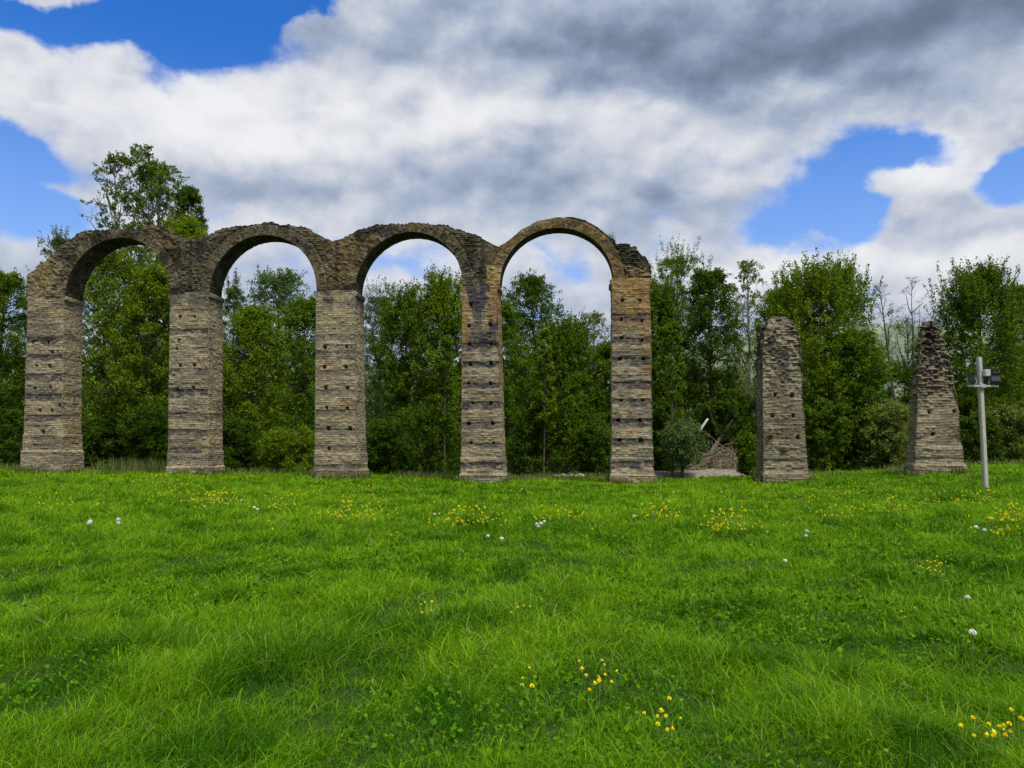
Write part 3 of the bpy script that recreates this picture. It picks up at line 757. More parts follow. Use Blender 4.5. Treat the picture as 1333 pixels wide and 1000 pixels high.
PROF = {'round': lambda f: math.sin(min(.97, max(0, f)) ** 1.1 * pi) ** .35, 'column': lambda f: min(1, f * 4 + .3) * min(1, (1.02 - f) * 3.6) ** .55,
        'vase': lambda f: min(1, .5 + f * .8) * min(1, max(.02, 1.03 - f) * 3.6) ** .55, 'egg': lambda f: math.sin(min(.97, max(0, f)) ** 1.05 * pi) ** .4,
        'dome': lambda f: max(.02, 1.02 - f ** 4.5) ** .5}
def tree(px0, px1, top, Y, prof, kind, leaf, label, seed, name='tree', cat='tree', group='trees growing behind the aqueduct', pxb=None, wide=1.16, **kw):
    pc = (px0 + px1) / 2
    xc = at(pc, 560, Y)[0]; w = (px1 - px0) / 2 / 1000 * Y
    xb = xc if pxb is None else at(pxb, 560, Y)[0]
    h = at(pc, top, Y)[2] - float(ground(xb, Y))
    f = PROF[prof]
    lean = (xc - xb) / h
    return plant(name, xb, Y, h, lambda q: w * wide * f(q), kind, label, cat, group, seed, leaf, lean=lean, **kw)

TREES = [
 (-45, 34, 354, 60, 'egg', 'dense', 'mid', 'leafy dark green tree at the left edge of the photo, left of the first pier', 1, {}),
 (38, 92, 306, 80, 'vase', 'willow', 'blue', 'bluish tree whose feathery top peeks over the first pier', 2, {}),
 (108, 204, 180, 62, 'column', 'airy', 'mid', 'tallest tree, sparse and see-through, rising above the first arch', 3, dict(f0=.28, limbs=135, bark='palebark', stems=3, per=25, pxb=150, puff=.32, wide=1.08)),
 (150, 240, 205, 63.5, 'column', 'airy', 'mid', 'second tall tree, fuller, close right of the tallest sparse one', 4, dict(f0=.25, limbs=84, per=26, bark='palebark', wide=1.25)),
 (204, 268, 243, 66, 'column', 'dense', 'dark', 'dark dense tree rising over the second pier between two arches', 5, dict(f0=.3)),
 (172, 278, 284, 58, 'round', 'dense', 'yellow', 'yellowish green tree showing low over the second pier', 6, dict(f0=.25, dens=.8)),
 (84, 180, 322, 56.5, 'round', 'dense', 'bright', 'bright green tree filling the left half of the first arch', 7, dict(dens=.75, f0=.2)),
 (150, 236, 345, 55.5, 'egg', 'dense', 'bright', 'bright green tree filling the right half of the first arch', 8, dict(dens=.75, f0=.15)),
 (276, 322, 372, 72, 'column', 'willow', 'blue', 'slender bluish tree by the left foot of the second arch', 9, dict(dens=.8)),
 (302, 416, 352, 84, 'dome', 'dense', 'blue', 'far rounded bluish tree seen high through the second arch', 10, dict(size=.2, f0=.1)),
 (280, 372, 398, 60, 'egg', 'dense', 'bright', 'light green tree in front of the far bluish one inside the second arch', 11, {}),
 (345, 440, 388, 66, 'egg', 'dense', 'mid', 'mid green tree behind the third pier', 12, {}),
 (462, 524, 386, 70, 'egg', 'willow', 'blue', 'feathery bluish tree just right of the third pier', 13, {}),
 (492, 566, 392, 62, 'vase', 'spiky', 'mid', 'upright green tree in the middle of the third arch', 14, {}),
 (534, 616, 378, 58, 'egg', 'spiky', 'bright', 'bright pointed tree at the right side of the third arch', 15, {}),
 (598, 690, 392, 61, 'egg', 'dense', 'mid', 'green tree directly behind the fourth pier', 16, {}),
 (648, 748, 356, 66, 'dome', 'dense', 'dark', 'large round dark green tree inside the fourth arch', 17, dict(limbs=58)),
 (700, 776, 436, 58, 'egg', 'spiky', 'mid', 'mid green tree right of the round one inside the fourth arch', 18, {}),
 (742, 806, 405, 76, 'column', 'airy', 'pale', 'thin see-through tree against the sky by the fifth pier', 19, dict(per=17)),
 (752, 842, 446, 60, 'egg', 'dense', 'mid', 'low green tree behind the fifth pier', 20, {}),
 (832, 890, 392, 57, 'egg', 'spiky', 'mid', 'green tree touching the right side of the fifth pier', 21, {}),
 (842, 932, 332, 67, 'vase', 'willow', 'mid', 'tall feathery tree right of the last arch', 22, dict(limbs=52, f0=.15)),
 (888, 968, 352, 60, 'round', 'dense', 'dark', 'dense dark tree between the last arch and the rounded pier', 23, dict(f0=.2)),
 (948, 1012, 337, 73, 'column', 'airy', 'pale', 'pale thin-leaved tree left of the rounded pier', 24, dict(per=20, f0=.35, bark='palebark')),
 (985, 1062, 374, 62, 'egg', 'dense', 'mid', 'green tree right behind the rounded lone pier', 25, {}),
 (1000, 1144, 366, 57, 'dome', 'spiky', 'bright', 'broad bright tree with upright shoots right of the rounded pier', 26, dict(limbs=74, shoots=11)),
 (1066, 1152, 432, 55, 'egg', 'dense', 'mid', 'low green tree at the foot of the broad bright one', 27, {}),
 (1158, 1206, 360, 92, 'vase', 'bare', 'mid', 'leafless tree with bare branches left of the jagged stump', 28, dict(pxb=1184, stems=2, limbs=56, wide=1.3)),
 (1132, 1166, 368, 88, 'vase', 'bare', 'mid', 'leaning leafless tree beside the broad bright tree', 29, dict(pxb=1170, limbs=34, wide=1.3)),
 (1220, 1240, 402, 80, 'column', 'bare', 'mid', 'thin leafless sapling behind the jagged stump', 30, dict(limbs=26)),
 (1228, 1336, 368, 58, 'dome', 'spiky', 'mid', 'tall tree with upright shoots behind the floodlight post', 31, dict(limbs=64, shoots=10)),
 (566, 592, 436, 53, 'column', 'airy', 'mid', 'slender thin-trunked sapling just left of the fourth pier', 33, dict(f0=.34, limbs=26, trunk_r=.06)),
 (694, 722, 428, 53.5, 'column', 'airy', 'bright', 'slender thin-trunked sapling in the left half of the fourth arch', 34, dict(f0=.34, limbs=26, trunk_r=.06)),
 (858, 890, 420, 53, 'column', 'airy', 'mid', 'slender thin-trunked sapling just right of the fifth pier', 35, dict(f0=.34, limbs=28, trunk_r=.065)),
 (1296, 1384, 372, 63, 'egg', 'dense', 'mid', 'green tree at the right edge of the photo', 32, {}),
]
for (a, b, top, Y, prof, kind, leaf, label, seed, kw) in TREES:
    tree(a, b, top, Y, prof, kind, leaf, label, seed, name={'bare': 'bare_tree', 'willow': 'willow_tree', 'airy': 'poplar_tree' if seed < 33 else 'sapling', 'spiky': 'acacia_tree'}.get(kind, 'tree'), **kw)

SHRUBS = [  # mostly the dark leaf: shade under the crowns put into the leaf colour
 (-25, 32, 530, 54, 'dark', 'dark leafy shrub at the left edge, left of the first pier'), (88, 140, 545, 54, 'dark', 'dark shrub close to the right side of the first pier'),
 (122, 190, 515, 56, 'dark', 'tall dark shrub in the middle of the first arch'), (160, 222, 528, 52.5, 'dark', 'green shrub against the left side of the second pier'),
 (286, 345, 545, 53, 'dark', 'green shrub right of the second pier'), (332, 412, 555, 54, 'bright', 'light green shrub under the middle of the second arch'),
 (474, 535, 545, 53, 'dark', 'dark green shrub right of the third pier'), (500, 606, 524, 54.5, 'dark', 'broad green shrub under the third arch, touching the fourth pier'),
 (655, 722, 516, 55, 'dark', 'green shrub right of the fourth pier'), (690, 790, 478, 57, 'mid', 'tall bright shrub under the middle of the fourth arch'),
 (748, 800, 545, 53, 'dark', 'dark shrub against the left side of the fifth pier'), (846, 886, 515, 56, 'mid', 'light green shrub right of the fifth pier'),
 (930, 996, 505, 58, 'dark', 'very dark shrub left of the rounded lone pier'), (1048, 1100, 520, 53.5, 'mid', 'light green shrub against the right side of the rounded pier'),
 (1080, 1145, 548, 54, 'dark', 'green shrub midway between the two lone piers'), (1124, 1190, 522, 52, 'pale', 'pale leaning shrub left of the jagged stump'),
 (1140, 1206, 446, 63, 'mid', 'tall bright shrub below the leafless trees'), (1246, 1296, 540, 52, 'dark', 'green shrub behind the floodlight post'),
 (1284, 1350, 520, 54, 'pale', 'pale green shrub at the right edge behind the floodlight post'), (1232, 1290, 500, 56, 'dark', 'dark shrub right of the jagged stump')]
for i, (a, b, top, Y, leaf, label) in enumerate(SHRUBS):
    tree(a, b, top, Y, 'dome', 'shrub', leaf, label, 200 + i, name='shrub', cat='shrub', group='shrubs at the foot of the trees', parts=('stem', 'foliage'), limbs=30)
tree(858, 916, 545, 52, 'vase', 'shrub', 'blue', 'small tree with dark forked trunk and grey-green leaves beside the brush heap', 250, name='small_tree', cat='small tree',
     group='shrubs at the foot of the trees', stems=2, trunk_r=.16, f0=.28, limbs=40, dens=.42)
tree(962, 984, 566, 50.5, 'column', 'shrub', 'mid', 'upright green shrub touching the left foot of the rounded pier', 251, name='shrub', cat='shrub', group='shrubs at the foot of the trees',
     parts=('stem', 'foliage'), elev=70, tup=1.5)

# undergrowth and the wood behind: masses nobody could count
def mass(name, n, x0, x1, y0, y1, hfun, size, leaf, label, cat, seed, clump=.35, cl=18):
    rng = np.random.default_rng(seed); m = n // cl
    x = rng.uniform(x0, x1, m); y = rng.uniform(y0, y1, m)
    z = ground(x, y) + hfun(x, y) * rng.uniform(0, 1, m) ** .75
    p = np.repeat(np.stack([x, y, z], 1), cl, 0) + rng.normal(0, clump, (m * cl, 3)) * np.array([1, 1, .8])
    t = np.clip(np.repeat(rng.normal(.4, .22, m), cl) + rng.normal(0, .12, m * cl), 0, 1)
    V, Q, tt = leaves(p, np.full(m * cl, size), t, rng, up=.4)
    tag(npmesh(name, V, Q, mat=LEAFS[leaf], attrs={'tint': tt}), label, cat, kind='stuff')
gap = lambda x, y: 1 - .88 * np.exp(-((x - 15.0) / 3.6) ** 2) * (y < 60)
mass('undergrowth', 120000, -52, 56, 55, 66, lambda x, y: (1.0 + 4.2 * fbm(x * .22, y * .2, 0, 71, 3) ** 1.5 + (y - 55) * .30) * gap(x, y), .16, 'dark', 'dark tangled undergrowth between the trees', 'undergrowth', 61)
mass('woodland', 230000, -78, 88, 76, 100, lambda x, y: 10.2 + 9 * (fbm(x * .12, y * .1, 0, 75, 3) - .4) - 4.5 * np.exp(-((x - 44) / 6) ** 2), .34, 'dark', 'dense wood closing the view behind the trees', 'woodland', 62, .6)

# rough weeds along the edge of the meadow
def weeds():
    rng = np.random.default_rng(91); n = 26000
    x = rng.uniform(-34, 38, n); y = 44.5 + rng.uniform(0, 8, n) - x * .085
    keep = (fbm(x * .35, y * .2, 0, 95, 3) + .22 * ((x > -25) & (x < -19)) - .25 * ((x > 8) & (x < 18))) > .47
    x, y = x[keep], y[keep]; n = len(x)
    z = ground(x, y); h = rng.uniform(.15, .55, n) * (1 + 1.2 * ((x > -26) & (x < -19)))
    fx_, fh_ = [], []
    for (tp, bs) in PIERS + [((0, 0, 0), (994, 1054, 628)), ((0, 0, 0), (1188, 1258, 617))]:
        sa, sb = arc(bs[0], bs[2])[0], arc(bs[1], bs[2])[0]
        for q in range(420):
            u_ = rng.uniform(0, 1)
            if vnoise(u_ * 5, sa, 0, 9) < .38: continue
            fx_.append(row_xy(sa - .25 + (sb - sa + .5) * u_, -.12 - abs(rng.normal(0, .16)))); fh_.append(rng.uniform(.2, .52))
        for q in range(200):
            fx_.append(row_xy((sb + .14 if sb < 2 else sa - .14) + rng.normal(0, .07), rng.uniform(0, 1.8))); fh_.append(rng.uniform(.2, .52))
    fx_ = np.array(fx_); x = np.concatenate([x, fx_[:, 0]]); y = np.concatenate([y, fx_[:, 1]]); h = np.concatenate([h, fh_]); n = len(x); z = ground(x, y)
    a = rng.uniform(0, 2 * pi, n); l = rng.uniform(0, .7, n) * h
    w = np.stack([np.cos(a + 1.5), np.sin(a + 1.5), 0 * a], 1) * .012
    b = np.stack([x, y, z], 1); tip = b + np.stack([np.cos(a) * l, np.sin(a) * l, h], 1)
    md = b + (tip - b) * .6 + np.array([0, 0, .04])
    V = np.stack([b - w, b + w, md - w, md + w, tip], 1).reshape(-1, 3); k = np.arange(n)[:, None] * 5
    tag(npmesh('tall_weeds', V, k + np.array([0, 1, 3, 2]), k + np.array([2, 3, 4]), M['weed'], attrs={'tint': np.repeat(rng.uniform(0, 1, n), 5)}),
        'tall dry weeds along the back edge of the meadow', 'weeds', kind='stuff')
weeds()

# ------------------------------------------------------------------ meadow grass
def grass():
    rng = np.random.default_rng(21); N = 1480000
    yy = np.linspace(2.4, 51, 4000); dn = (4 / yy) ** 1.6 * (1.42 * yy + 7.5)
    dn[yy < 3.4] *= .5
    cdf = np.cumsum(dn); cdf /= cdf[-1]
    y = np.interp(rng.uniform(0, 1, N), cdf, yy); x = rng.uniform(-.5, .5, N) * (1.46 * y + 7.5)
    # tussocks: thin out some spots, draw blades together elsewhere
    c1 = fbm(x * 1.7, y * 1.5, 0, 31, 3); c2 = fbm(x * .42, y * .42, 0, 36, 3); c3 = fbm(x * .11, y * .16, 0, 39, 3); c4 = fbm(x * 5, y * 5, 0, 43, 2)
    lush = np.clip(.5 + 2.3 * (c1 - .5) + 1.6 * (c2 - .5), 0, 1.3)
    keep = rng.uniform(0, 1, N) < (.62 + .5 * sst(.12, .6, lush)) * (.62 + .5 * sst(.3, .58, c4))
    x, y, c1, c2, c3, c4, lush = [a[keep] for a in (x, y, c1, c2, c3, c4, lush)]; N = len(x)
    g = ground(x, y); sc = (y / 4)
    h = (.034 + .095 * lush + .055 * c4) * rng.uniform(.5, 1.4, N) * (.84 + .41 * sst(6, 20, y))
    c5 = sst(.56, .70, fbm(x * 2.1, y * 1.8, 0, 47, 2)); h = h * (1 + .45 * c5)
    long_ = rng.uniform(0, 1, N) < .06
    dry = (rng.uniform(0, 1, N) < .012 + .03 * sst(.5, .7, c2)) * rng.uniform(.4, 1, N)
    h = np.where(long_, h * 1.45 + .04, h)
    ang = 4 * pi * fbm(x * 1.1, y * 1.1, 0, 51, 2) + rng.normal(0, 2.3, N)
    ln = h * np.clip(np.abs(rng.normal(.8, .5, N)) * (1 + .35 * long_), .05, 1.7)
    d = np.stack([np.cos(ang), np.sin(ang), 0 * ang], 1)
    w = .0024 * rng.uniform(.6, 1.5, N) * sc ** .86
    fa = rng.uniform(0, pi, N); ww = np.stack([np.cos(fa), np.sin(fa) * .6, 0 * fa], 1) * w[:, None]
    b = np.stack([x, y, g - .01], 1); cur = np.clip(ln / h, 0, 1.7)
    def lvl(f):
        p = b + d * (ln * f ** 1.9)[:, None]; p[:, 2] += h * (f - .36 * np.minimum(cur, 1.35) * f ** 3); return p
    p1, p2, tip = lvl(.42), lvl(.76), lvl(1.0)
    V = np.stack([b - ww, b + ww, p1 - ww * .9, p1 + ww * .9, p2 - ww * .62, p2 + ww * .62, tip], 1).reshape(-1, 3).astype(np.float32)
    k = (np.arange(N) * 7)[:, None]
    tint = .42 + .6 * (c3 - .5) + .7 * (c2 - .5) + .5 * (c1 - .5) + .3 * (c4 - .5) + rng.normal(0, .17, N) + .30 * long_ - .42 * c5 + .16 * sst(9, 36, y)
    tag(npmesh('grass', V, np.concatenate([k + np.array([0, 1, 3, 2]), k + np.array([2, 3, 5, 4])]), k + np.array([4, 5, 6]), M['grass'], attrs={'tint': np.repeat(np.clip(tint, 0, 1), 7), 'dry': np.repeat(dry, 7)}),
        'lush green meadow grass in uneven tussocks', 'grass', kind='stuff')
grass()
def clover():
    rng = np.random.default_rng(23); n = 60000
    y = 2.8 + 15 * rng.uniform(0, 1, n) ** 1.25; x = rng.uniform(-.5, .5, n) * (1.45 * y + 4)
    k = fbm(x * .55, y * .55, 0, 81, 3) > .545; x, y = x[k], y[k]; n = len(x)
    p = np.stack([x, y, ground(x, y) + rng.uniform(.03, .15, n)], 1)
    V, Q, t = leaves(p, rng.uniform(.02, .05, n) * (y / 5) ** .4, np.clip(rng.normal(.25, .15, n), 0, 1), rng, up=.9, asp=.75)
    tag(npmesh('clover', V, Q, mat=M['grass'], attrs={'tint': t}), 'low broad-leaved clover growing in the grass', 'clover', kind='stuff')
clover()
# ------------------------------------------------------------------ small things
import bmesh
def boxes(name, lst, mat, parent=None, bev=.01):
    """lst of (centre, size, (rx,ry,rz)) joined into one bevelled mesh"""
    from mathutils import Matrix, Euler
    bm = bmesh.new()
    for c, s, r in lst:
        t = bmesh.new(); bmesh.ops.create_cube(t, size=1.0)
        bmesh.ops.scale(t, vec=s, verts=t.verts)
        bmesh.ops.bevel(t, geom=t.edges[:], offset=min(bev, min(s) * .3), segments=2, affect='EDGES')
        bmesh.ops.transform(t, matrix=Matrix.Translation(c) @ Euler(r).to_matrix().to_4x4(), verts=t.verts)
        m = bpy.data.meshes.new('tmp'); t.to_mesh(m); t.free(); bm.from_mesh(m); bpy.data.meshes.remove(m)
    me = bpy.data.meshes.new(name); bm.to_mesh(me); bm.free(); me.materials.append(mat)
    o = bpy.data.objects.new(name, me)
    if parent: o.parent = parent
    return link(o)

def gp(px, py):
    """where the line of sight through a pixel meets the meadow"""
    Y = np.linspace(2.5, 60, 3000); d = at(px, py, 1.0)
    below = EYE + (d[2] - EYE) * Y < ground(d[0] * Y, Y) + .12
    y = Y[np.argmax(below)] if below.any() else 48.0
    x = d[0] * y
    return x, y, float(ground(x, y))

# floodlight post
fx, fy, fz = gp(1283, 634); fy = min(fy, 36.0); fx = at(1283, 632, fy)[0]; fz = float(ground(fx, fy))
FP = tag(empty('floodlight_post', (fx, fy, fz), radians(8)), 'pale square concrete post carrying two black floodlights on a crossbar', 'light post')
htop = at(1278, 465, fy)[2] - fz; hbar = at(1278, 503, fy)[2] - fz; S = fy / 1000.0
boxes('pole', [((0, 0, htop / 2 - .2), (.165, .165, htop + .4), (0, 0, 0))], M['concrete'], FP, .02)
boxes('crossbar', [((0, -.13, hbar), (1.34, .06, .075), (0, 0, 0)), ((0, -.13, hbar), (.22, .08, .13), (0, 0, 0))], M['steel'], FP)
boxes('junction_box', [((.16, -.16, hbar + .52), (.27, .14, .28), (0, 0, 0)), ((.16, -.235, hbar + .52), (.23, .02, .24), (0, 0, 0))], M['steel'], FP, .02)
tb = Tubes(6)
tb.add([(.14, -.14, hbar + .38), (.12, -.14, hbar + .2), (.09, -.12, hbar + .05)], [.014] * 3); tb.add([(.2, -.14, hbar + .38), (.3, -.16, hbar + .16), (.42, -.16, hbar + .2)], [.012] * 3)
tb.build('cable', M['black'], FP)
for sx, ry, lab in ((-.52, radians(52), None), (.50, radians(-22), None)):
    fl = boxes('floodlight', [((sx, -.16, hbar + .30), (.36, .24, .36), (radians(-14), 0, ry)), ((sx + .0, -.16 + .0, hbar + .47), (.40, .30, .03), (radians(-14), 0, ry))], M['black'], FP, .035)
    bx, by = sx - sin(-ry) * -.0, -.16
    n_ = (sin(ry) * -1, cos(ry))
    boxes('lamp_glass', [((sx + n_[0] * .125, -.16 + n_[1] * .125, hbar + .33), (.32, .02, .30), (radians(-14), 0, ry))], M['lens'], fl, .01)
    q = Tubes(6); s = 1 if sx < 0 else -1
    q.add([(sx + s * .20, -.14, hbar + .30), (sx + s * .24, -.14, hbar + .22), (sx + s * .22, -.13, hbar + .05)], [.018] * 3)
    q.build('bracket', M['steel'], fl)

# brush heap, broken branch and fallen trunk between the arches and the rounded pier
def brush():
    rng = np.random.default_rng(401); t = Tubes(5)
    c = np.array(at(938, 600, 55.2)); c[2] = float(ground(c[0], c[1])) + .45
    for i in range(300):
        a = rng.uniform(0, 2 * pi); r = rng.uniform(0, 1) ** .6
        b = np.array([cos(a) * r * 2.5, sin(a) * r * 1.1, rng.uniform(.1, 2.1) * (1.05 - r * .75)])
        d = unit(np.array([rng.normal(0, 1), rng.normal(0, .6), rng.normal(.1, .55)])) * rng.uniform(.5, 1.5)
        m = b + d * .5 + rng.normal(0, .12, 3); e = b + d + rng.normal(0, .12, 3)
        for q in (b, m, e): q[2] = max(q[2], .02)
        t.add([b, m, e], [rng.uniform(.014, .042), .016, .006])
    tag(t.build('brush_heap', M['deadwood'], loc=tuple(c)), 'heap of bare tan dead branches left of the rounded lone pier', 'brush heap')
    a, b = np.array(at(905, 569, 53.6)), np.array(at(921, 546, 53.4)); t = Tubes(8)
    t.add([a + (a - b) * 1.6 + np.array([0, .3, 0]), a, (a + b) / 2 + np.array([.03, 0, .02]), b, b + (b - a) * .05], [.10, .10, .095, .07, .03])
    tag(t.build('broken_branch', M['bleached']), 'bleached broken branch sticking up above the brush heap', 'branch')
    a, b = np.array(at(925, 590, 57)), np.array(at(955, 545, 58)); t = Tubes(8)
    t.add([a + np.array([0, 0, -.8]), a, (a + b) / 2, b, b + np.array([.6, .3, 1.1])], [.2, .17, .14, .1, .04])
    t.add([(a + b) / 2, (a + b) / 2 + np.array([-.6, 0, .9]), (a + b) / 2 + np.array([-.9, .1, 1.9])], [.09, .07, .03])
    tag(t.build('fallen_trunk', M['bark']), 'dark leaning dead trunk behind the brush heap', 'dead trunk')
brush()

def rock(name, loc, s, label, group, seed):
    rng = np.random.default_rng(seed); bm = bmesh.new(); bmesh.ops.create_icosphere(bm, subdivisions=2, radius=1)
    for v in bm.verts:
        k = .75 + .5 * float(vnoise(v.co.x * 1.4, v.co.y * 1.4, v.co.z * 1.4, seed)); v.co = v.co * k; v.co.x *= s[0]; v.co.y *= s[1]; v.co.z *= s[2]
    me = bpy.data.meshes.new(name); bm.to_mesh(me); bm.free(); me.materials.append(M['stonepale'])
    o = link(bpy.data.objects.new(name, me)); o.location = loc; o.rotation_euler = (0, 0, rng.uniform(0, 6))
    return tag(o, label, 'stone', group)
for i, (px, Y) in enumerate([(729, 50.5), (733, 51), (738, 50.2), (744, 50.8), (751, 50.4), (756, 51.2), (724, 51.4)]):
    x = at(px, 620, Y)[0]; rock('stone', (x, Y, float(ground(x, Y)) + .2), (.2 + .1 * (i % 3), .18, .13 + .05 * (i % 2)), 'pale stone lying behind the grass edge under the fourth arch', 'pale stones under the fourth arch', 600 + i)

# plants growing on the masonry
def tuft(px, py, dep, r, label, seed, leaf='mid', n=160):
    s, z = arc(px, py); x, y = row_xy(s, dep); rng = np.random.default_rng(seed)
    p = rng.normal(0, 1, (n, 3)) * np.array([r, r * .6, r * .8])
    V, Q, t = leaves(p, np.full(n, .09), np.clip(rng.normal(.35, .2, n), 0, 1), rng, asp=.35)
    r_ = tag(empty('wall_weed', (x, y, z)), label, 'plant', 'weeds growing on the old masonry')
    npmesh('foliage', V, Q, mat=LEAFS[leaf], parent=r_, attrs={'tint': t})
tuft(795, 305, .5, .16, 'small weed on top of the last arch, at its right haunch', 701, 'pale')
tuft(1000, 571, -.05, .13, 'dark weed growing low on the face of the rounded lone pier, left side', 702, 'dark')
tuft(1020, 586, -.05, .11, 'weed growing from the face of the rounded lone pier, just above its plinth', 703, 'mid')
tuft(1245, 563, -.05, .22, 'weed growing on the right flank of the jagged stump', 704, 'dark')
tuft(1198, 440, .5, .16, 'weed growing near the top of the jagged stump, left edge', 705, 'mid')

# hill far behind
def hill():
    xs = np.linspace(-500, 800, 500); ys = np.linspace(330, 600, 100); A, B = np.meshgrid(xs, ys)
    r = 46 + 21 * np.exp(-((A - 235) / 170) ** 2) + 14 * (fbm(A * .006, 0 * A, 0, 801, 3) - .5)
    Z = -6 + (r + 6) * sst(330, 450, B) * (1 - .5 * sst(500, 640, B)) + fbm(A * .16, B * .16, 0, 803, 4) * 11 * sst(330, 360, B)
    n = len(xs); ii = (np.arange(99)[:, None] * n + np.arange(n - 1)[None, :]).ravel()
    tag(npmesh('hill', np.stack([A, B, Z], -1).reshape(-1, 3), np.stack([ii, ii + 1, ii + n + 1, ii + n], 1), mat=M['hill'], smooth=True), kind='structure')
hill()

# ------------------------------------------------------------------ flowers
def flower_mesh(kind):
    rng = np.random.default_rng(5 if kind == 'y' else 6)
    st = Tubes(4); st.add([(0, 0, 0), (.008, .004, .15), (.0, .012, .29)], [.0035, .003, .0025])
    stem = (np.concatenate(st.V), np.concatenate(st.Q))
    if kind == 'y':
        V, Q = [], []
        for ring, (np_, rr, up) in enumerate(((11, .022, .012), (8, .016, .020), (5, .010, .024))):
            for i in range(np_):
                a = i / np_ * 2 * pi + ring * .3 + rng.normal(0, .08); c, s = cos(a), sin(a); w = .0065
                k = len(V); V += [(0, 0, .0), (c * rr * .6 - s * w, s * rr * .6 + c * w, up), (c * rr, s * rr, up * 1.7 + rng.normal(0, .003)), (c * rr * .6 + s * w, s * rr * .6 - c * w, up)]
                Q.append((k, k + 1, k + 2, k + 3))
        head = (np.array(V), np.array(Q))
    else:
        n = 240; p = unit(rng.normal(size=(n, 3))); p[:, 2] = np.abs(p[:, 2]) * .9 + (rng.uniform(0, 1, n) < .35) * -1.0 * np.abs(p[:, 2]); p = unit(p)
        V, Q, _ = leaves(p * .026, np.full(n, .02), np.zeros(n), rng, up=0, asp=.5)
        head = (V, Q)
    return stem, head
FM = {}
for k, nm, hm in (('y', 'yellow_flower', 'yellow'), ('w', 'dandelion_clock', 'whitefluff')):
    stem, head = flower_mesh(k)
    o1 = npmesh('stem', stem[0], stem[1], mat=M['stem']); o2 = npmesh('flower_head', head[0], head[1], mat=M[hm])
    V = np.concatenate([stem[0], head[0] + np.array([0, .012, .29])]); Q = np.concatenate([stem[1], head[1] + len(stem[0])])
    me = npmesh(nm, V, Q, mat=M['stem']); me.data.materials.append(M[hm])
    mi = np.zeros(len(Q), np.int32); mi[len(stem[1]):] = 1; me.data.polygons.foreach_set('material_index', mi)
    FM[k] = (nm, o1.data, o2.data, me.data)
    for o in (o1, o2, me): bpy.data.objects.remove(o)
def flower(k, x, y, h, hs, label, group, parts):
    nm, m1, m2, m3 = FM[k]; z = float(ground(x, y))
    rz = R_.uniform(0, 6)
    if parts:
        r = empty(nm, (x, y, z), rz)
        a = bpy.data.objects.new('stem', m1); a.parent = r; a.scale = (1, 1, h / .29); link(a)
        b = bpy.data.objects.new('flower_head', m2); b.parent = r; b.location = (0, .012, h); b.scale = (hs,) * 3
        b.rotation_euler = (R_.uniform(-.5, .7), R_.uniform(-.5, .5), 0); link(b)
    else:
        r = link(bpy.data.objects.new(nm, m3)); r.location = (x, y, z); r.scale = (hs,) * 3; r.rotation_euler = (R_.uniform(-.12, .12), R_.uniform(-.12, .12), rz)
    return tag(r, label, {'y': 'flower', 'w': 'dandelion'}[k], group)
NEAR = [  # px, py, spread px, spread py, count, label
 (1300, 968, 26, 14, 16, 'yellow flower of the big clump in the bottom right corner of the meadow'),
 (1212, 744, 16, 8, 18, 'yellow flower of the dense round clump ahead of the jagged stump'),
 (762, 892, 26, 12, 13, 'yellow flower of the loose clump in the foreground, below the fourth arch'),
 (858, 945, 24, 10, 5, 'yellow flower of the thin scatter nearest the bottom edge, right of centre'),
 (682, 896, 8, 10, 4, 'yellow flower of the little group left of the loose foreground clump'),
 (552, 798, 6, 3, 5, 'yellow flower of the tiny bunch standing alone before the third arch'),
 (676, 802, 20, 4, 4, 'yellow flower beside the dark grass hollow ahead of the fourth pier'),
 (1182, 806, 6, 3, 3, 'yellow flower of the trio below the dense round clump'),
 (875, 945, 18, 14, 4, 'yellow flower of the thin scatter nearest the bottom edge, right of centre')]
for px, py, sx, sy, n, lab in NEAR:
    for i in range(n):
        x, y, _ = gp(px + R_.gauss(0, sx * .85), py + R_.gauss(0, sy * .8)); h = R_.uniform(.13, .22)
        flower('y', x, y, h, R_.uniform(.5, .85), lab, lab.replace('yellow flower', 'yellow flowers'), True)
MIDS = [(204, 630, 14), (229, 645, 11), (285, 656, 20), (270, 660, 6), (364, 664, 9), (407, 649, 7), (439, 675, 9), (478, 677, 8), (469, 641, 8), (475, 650, 7), (630, 682, 12), (589, 687, 12), (727, 678, 12), (684, 650, 6),
        (855, 678, 16), (945, 692, 16), (994, 637, 10), (1107, 646, 12), (1073, 648, 9), (1095, 676, 6), (1155, 665, 12), (1268, 656, 16), (1315, 678, 18), (1309, 700, 8), (1210, 652, 8), (77, 660, 5)]
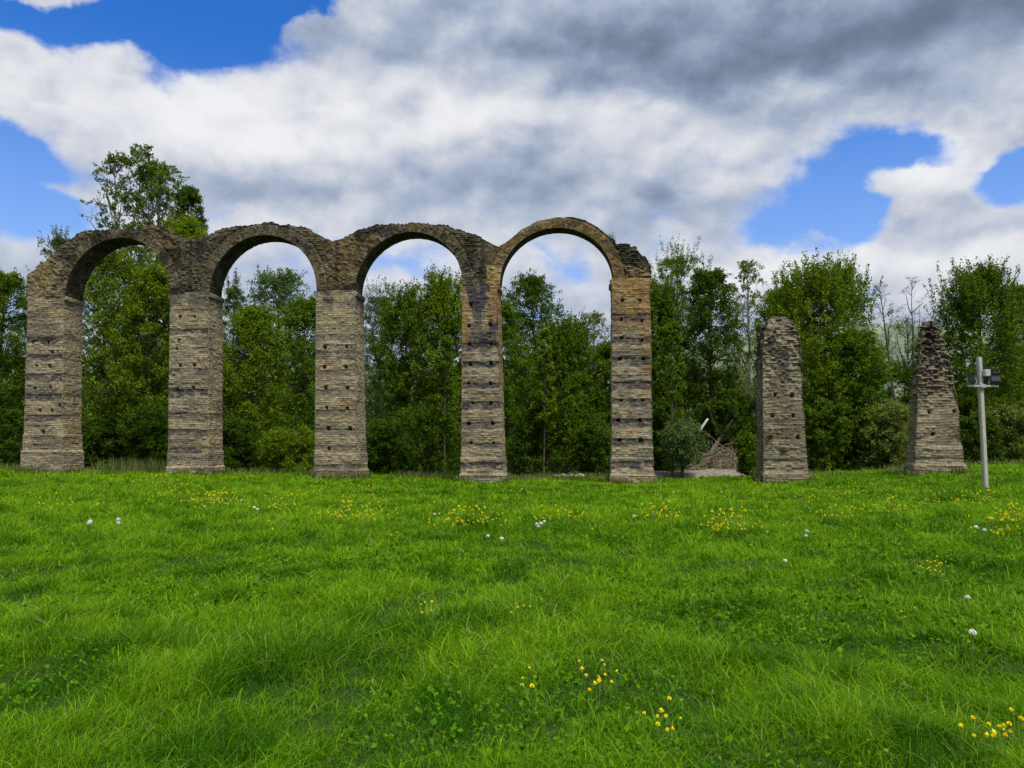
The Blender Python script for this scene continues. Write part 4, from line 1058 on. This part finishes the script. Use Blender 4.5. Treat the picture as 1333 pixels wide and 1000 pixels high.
for px, py, n in MIDS:
    for i in range(max(3, int(n * .72))):
        x, y, _ = gp(px + R_.gauss(0, 13), py + R_.gauss(0, 2.6))
        flower('y', x, y, R_.uniform(.22, .34), R_.uniform(1.2, 1.65), 'small yellow flower in the loose patches across the far half of the meadow', 'yellow flowers in the far half of the meadow', False)
CLOCKS = [(117, 692), (119, 691), (115, 693), (150, 692), (156, 690), (266, 664), (331, 669), (334, 671), (314, 656), (697, 692), (701, 694), (704, 692), (708, 687), (637, 710), (651, 713), (565, 676), (876, 645), (940, 645),
          (1048, 707), (1051, 702), (1273, 700), (1281, 701), (1259, 790), (1023, 738), (826, 682)]
for px, py in CLOCKS:
    x, y, _ = gp(px, py + 2); flower('w', x, y, R_.uniform(.26, .34), R_.uniform(.85, 1.2) * (.65 if py > 730 else 1), 'white dandelion clock standing in the far half of the meadow', 'dandelion clocks in the far half of the meadow', False)
x, y, _ = gp(1265, 850); flower('w', x, y, .27, .85, 'single large white dandelion clock in the right foreground grass', None, True)
def specks():
    rng = np.random.default_rng(77); P_ = []
    for px, py, n in MIDS:
        for q in range(int(n * 2.4)):
            P_.append(gp(px + rng.normal(0, 17), py + abs(rng.normal(0, 3.0)) * (1 if q % 3 else -1))[:2])
    n = 700; y = 13 + 30 * rng.uniform(0, 1, n) ** .8; x = rng.uniform(-.72, .72, n) * y
    k = fbm(x * .3, y * .35, 0, 811, 3) > .54
    P_ = np.concatenate([np.array(P_), np.stack([x[k], y[k]], 1)]); x, y = P_[:, 0], P_[:, 1]; n = len(x)
    p = np.stack([x, y, ground(x, y) + rng.uniform(.17, .30, n)], 1)
    nm, a, b, c = FM['y']; V0 = np.zeros(len(b.vertices) * 3); b.vertices.foreach_get('co', V0); V0 = V0.reshape(-1, 3)
    V = (V0[None] * rng.uniform(.75, 1.35, n)[:, None, None] + p[:, None]).reshape(-1, 3); m = len(V0)
    Q = np.arange(len(V)).reshape(-1, 4)
    tag(npmesh('buttercups', V, Q, mat=M['yellow']), 'tiny buttercups sprinkled thinly through the meadow grass', 'buttercups', kind='stuff')
specks()
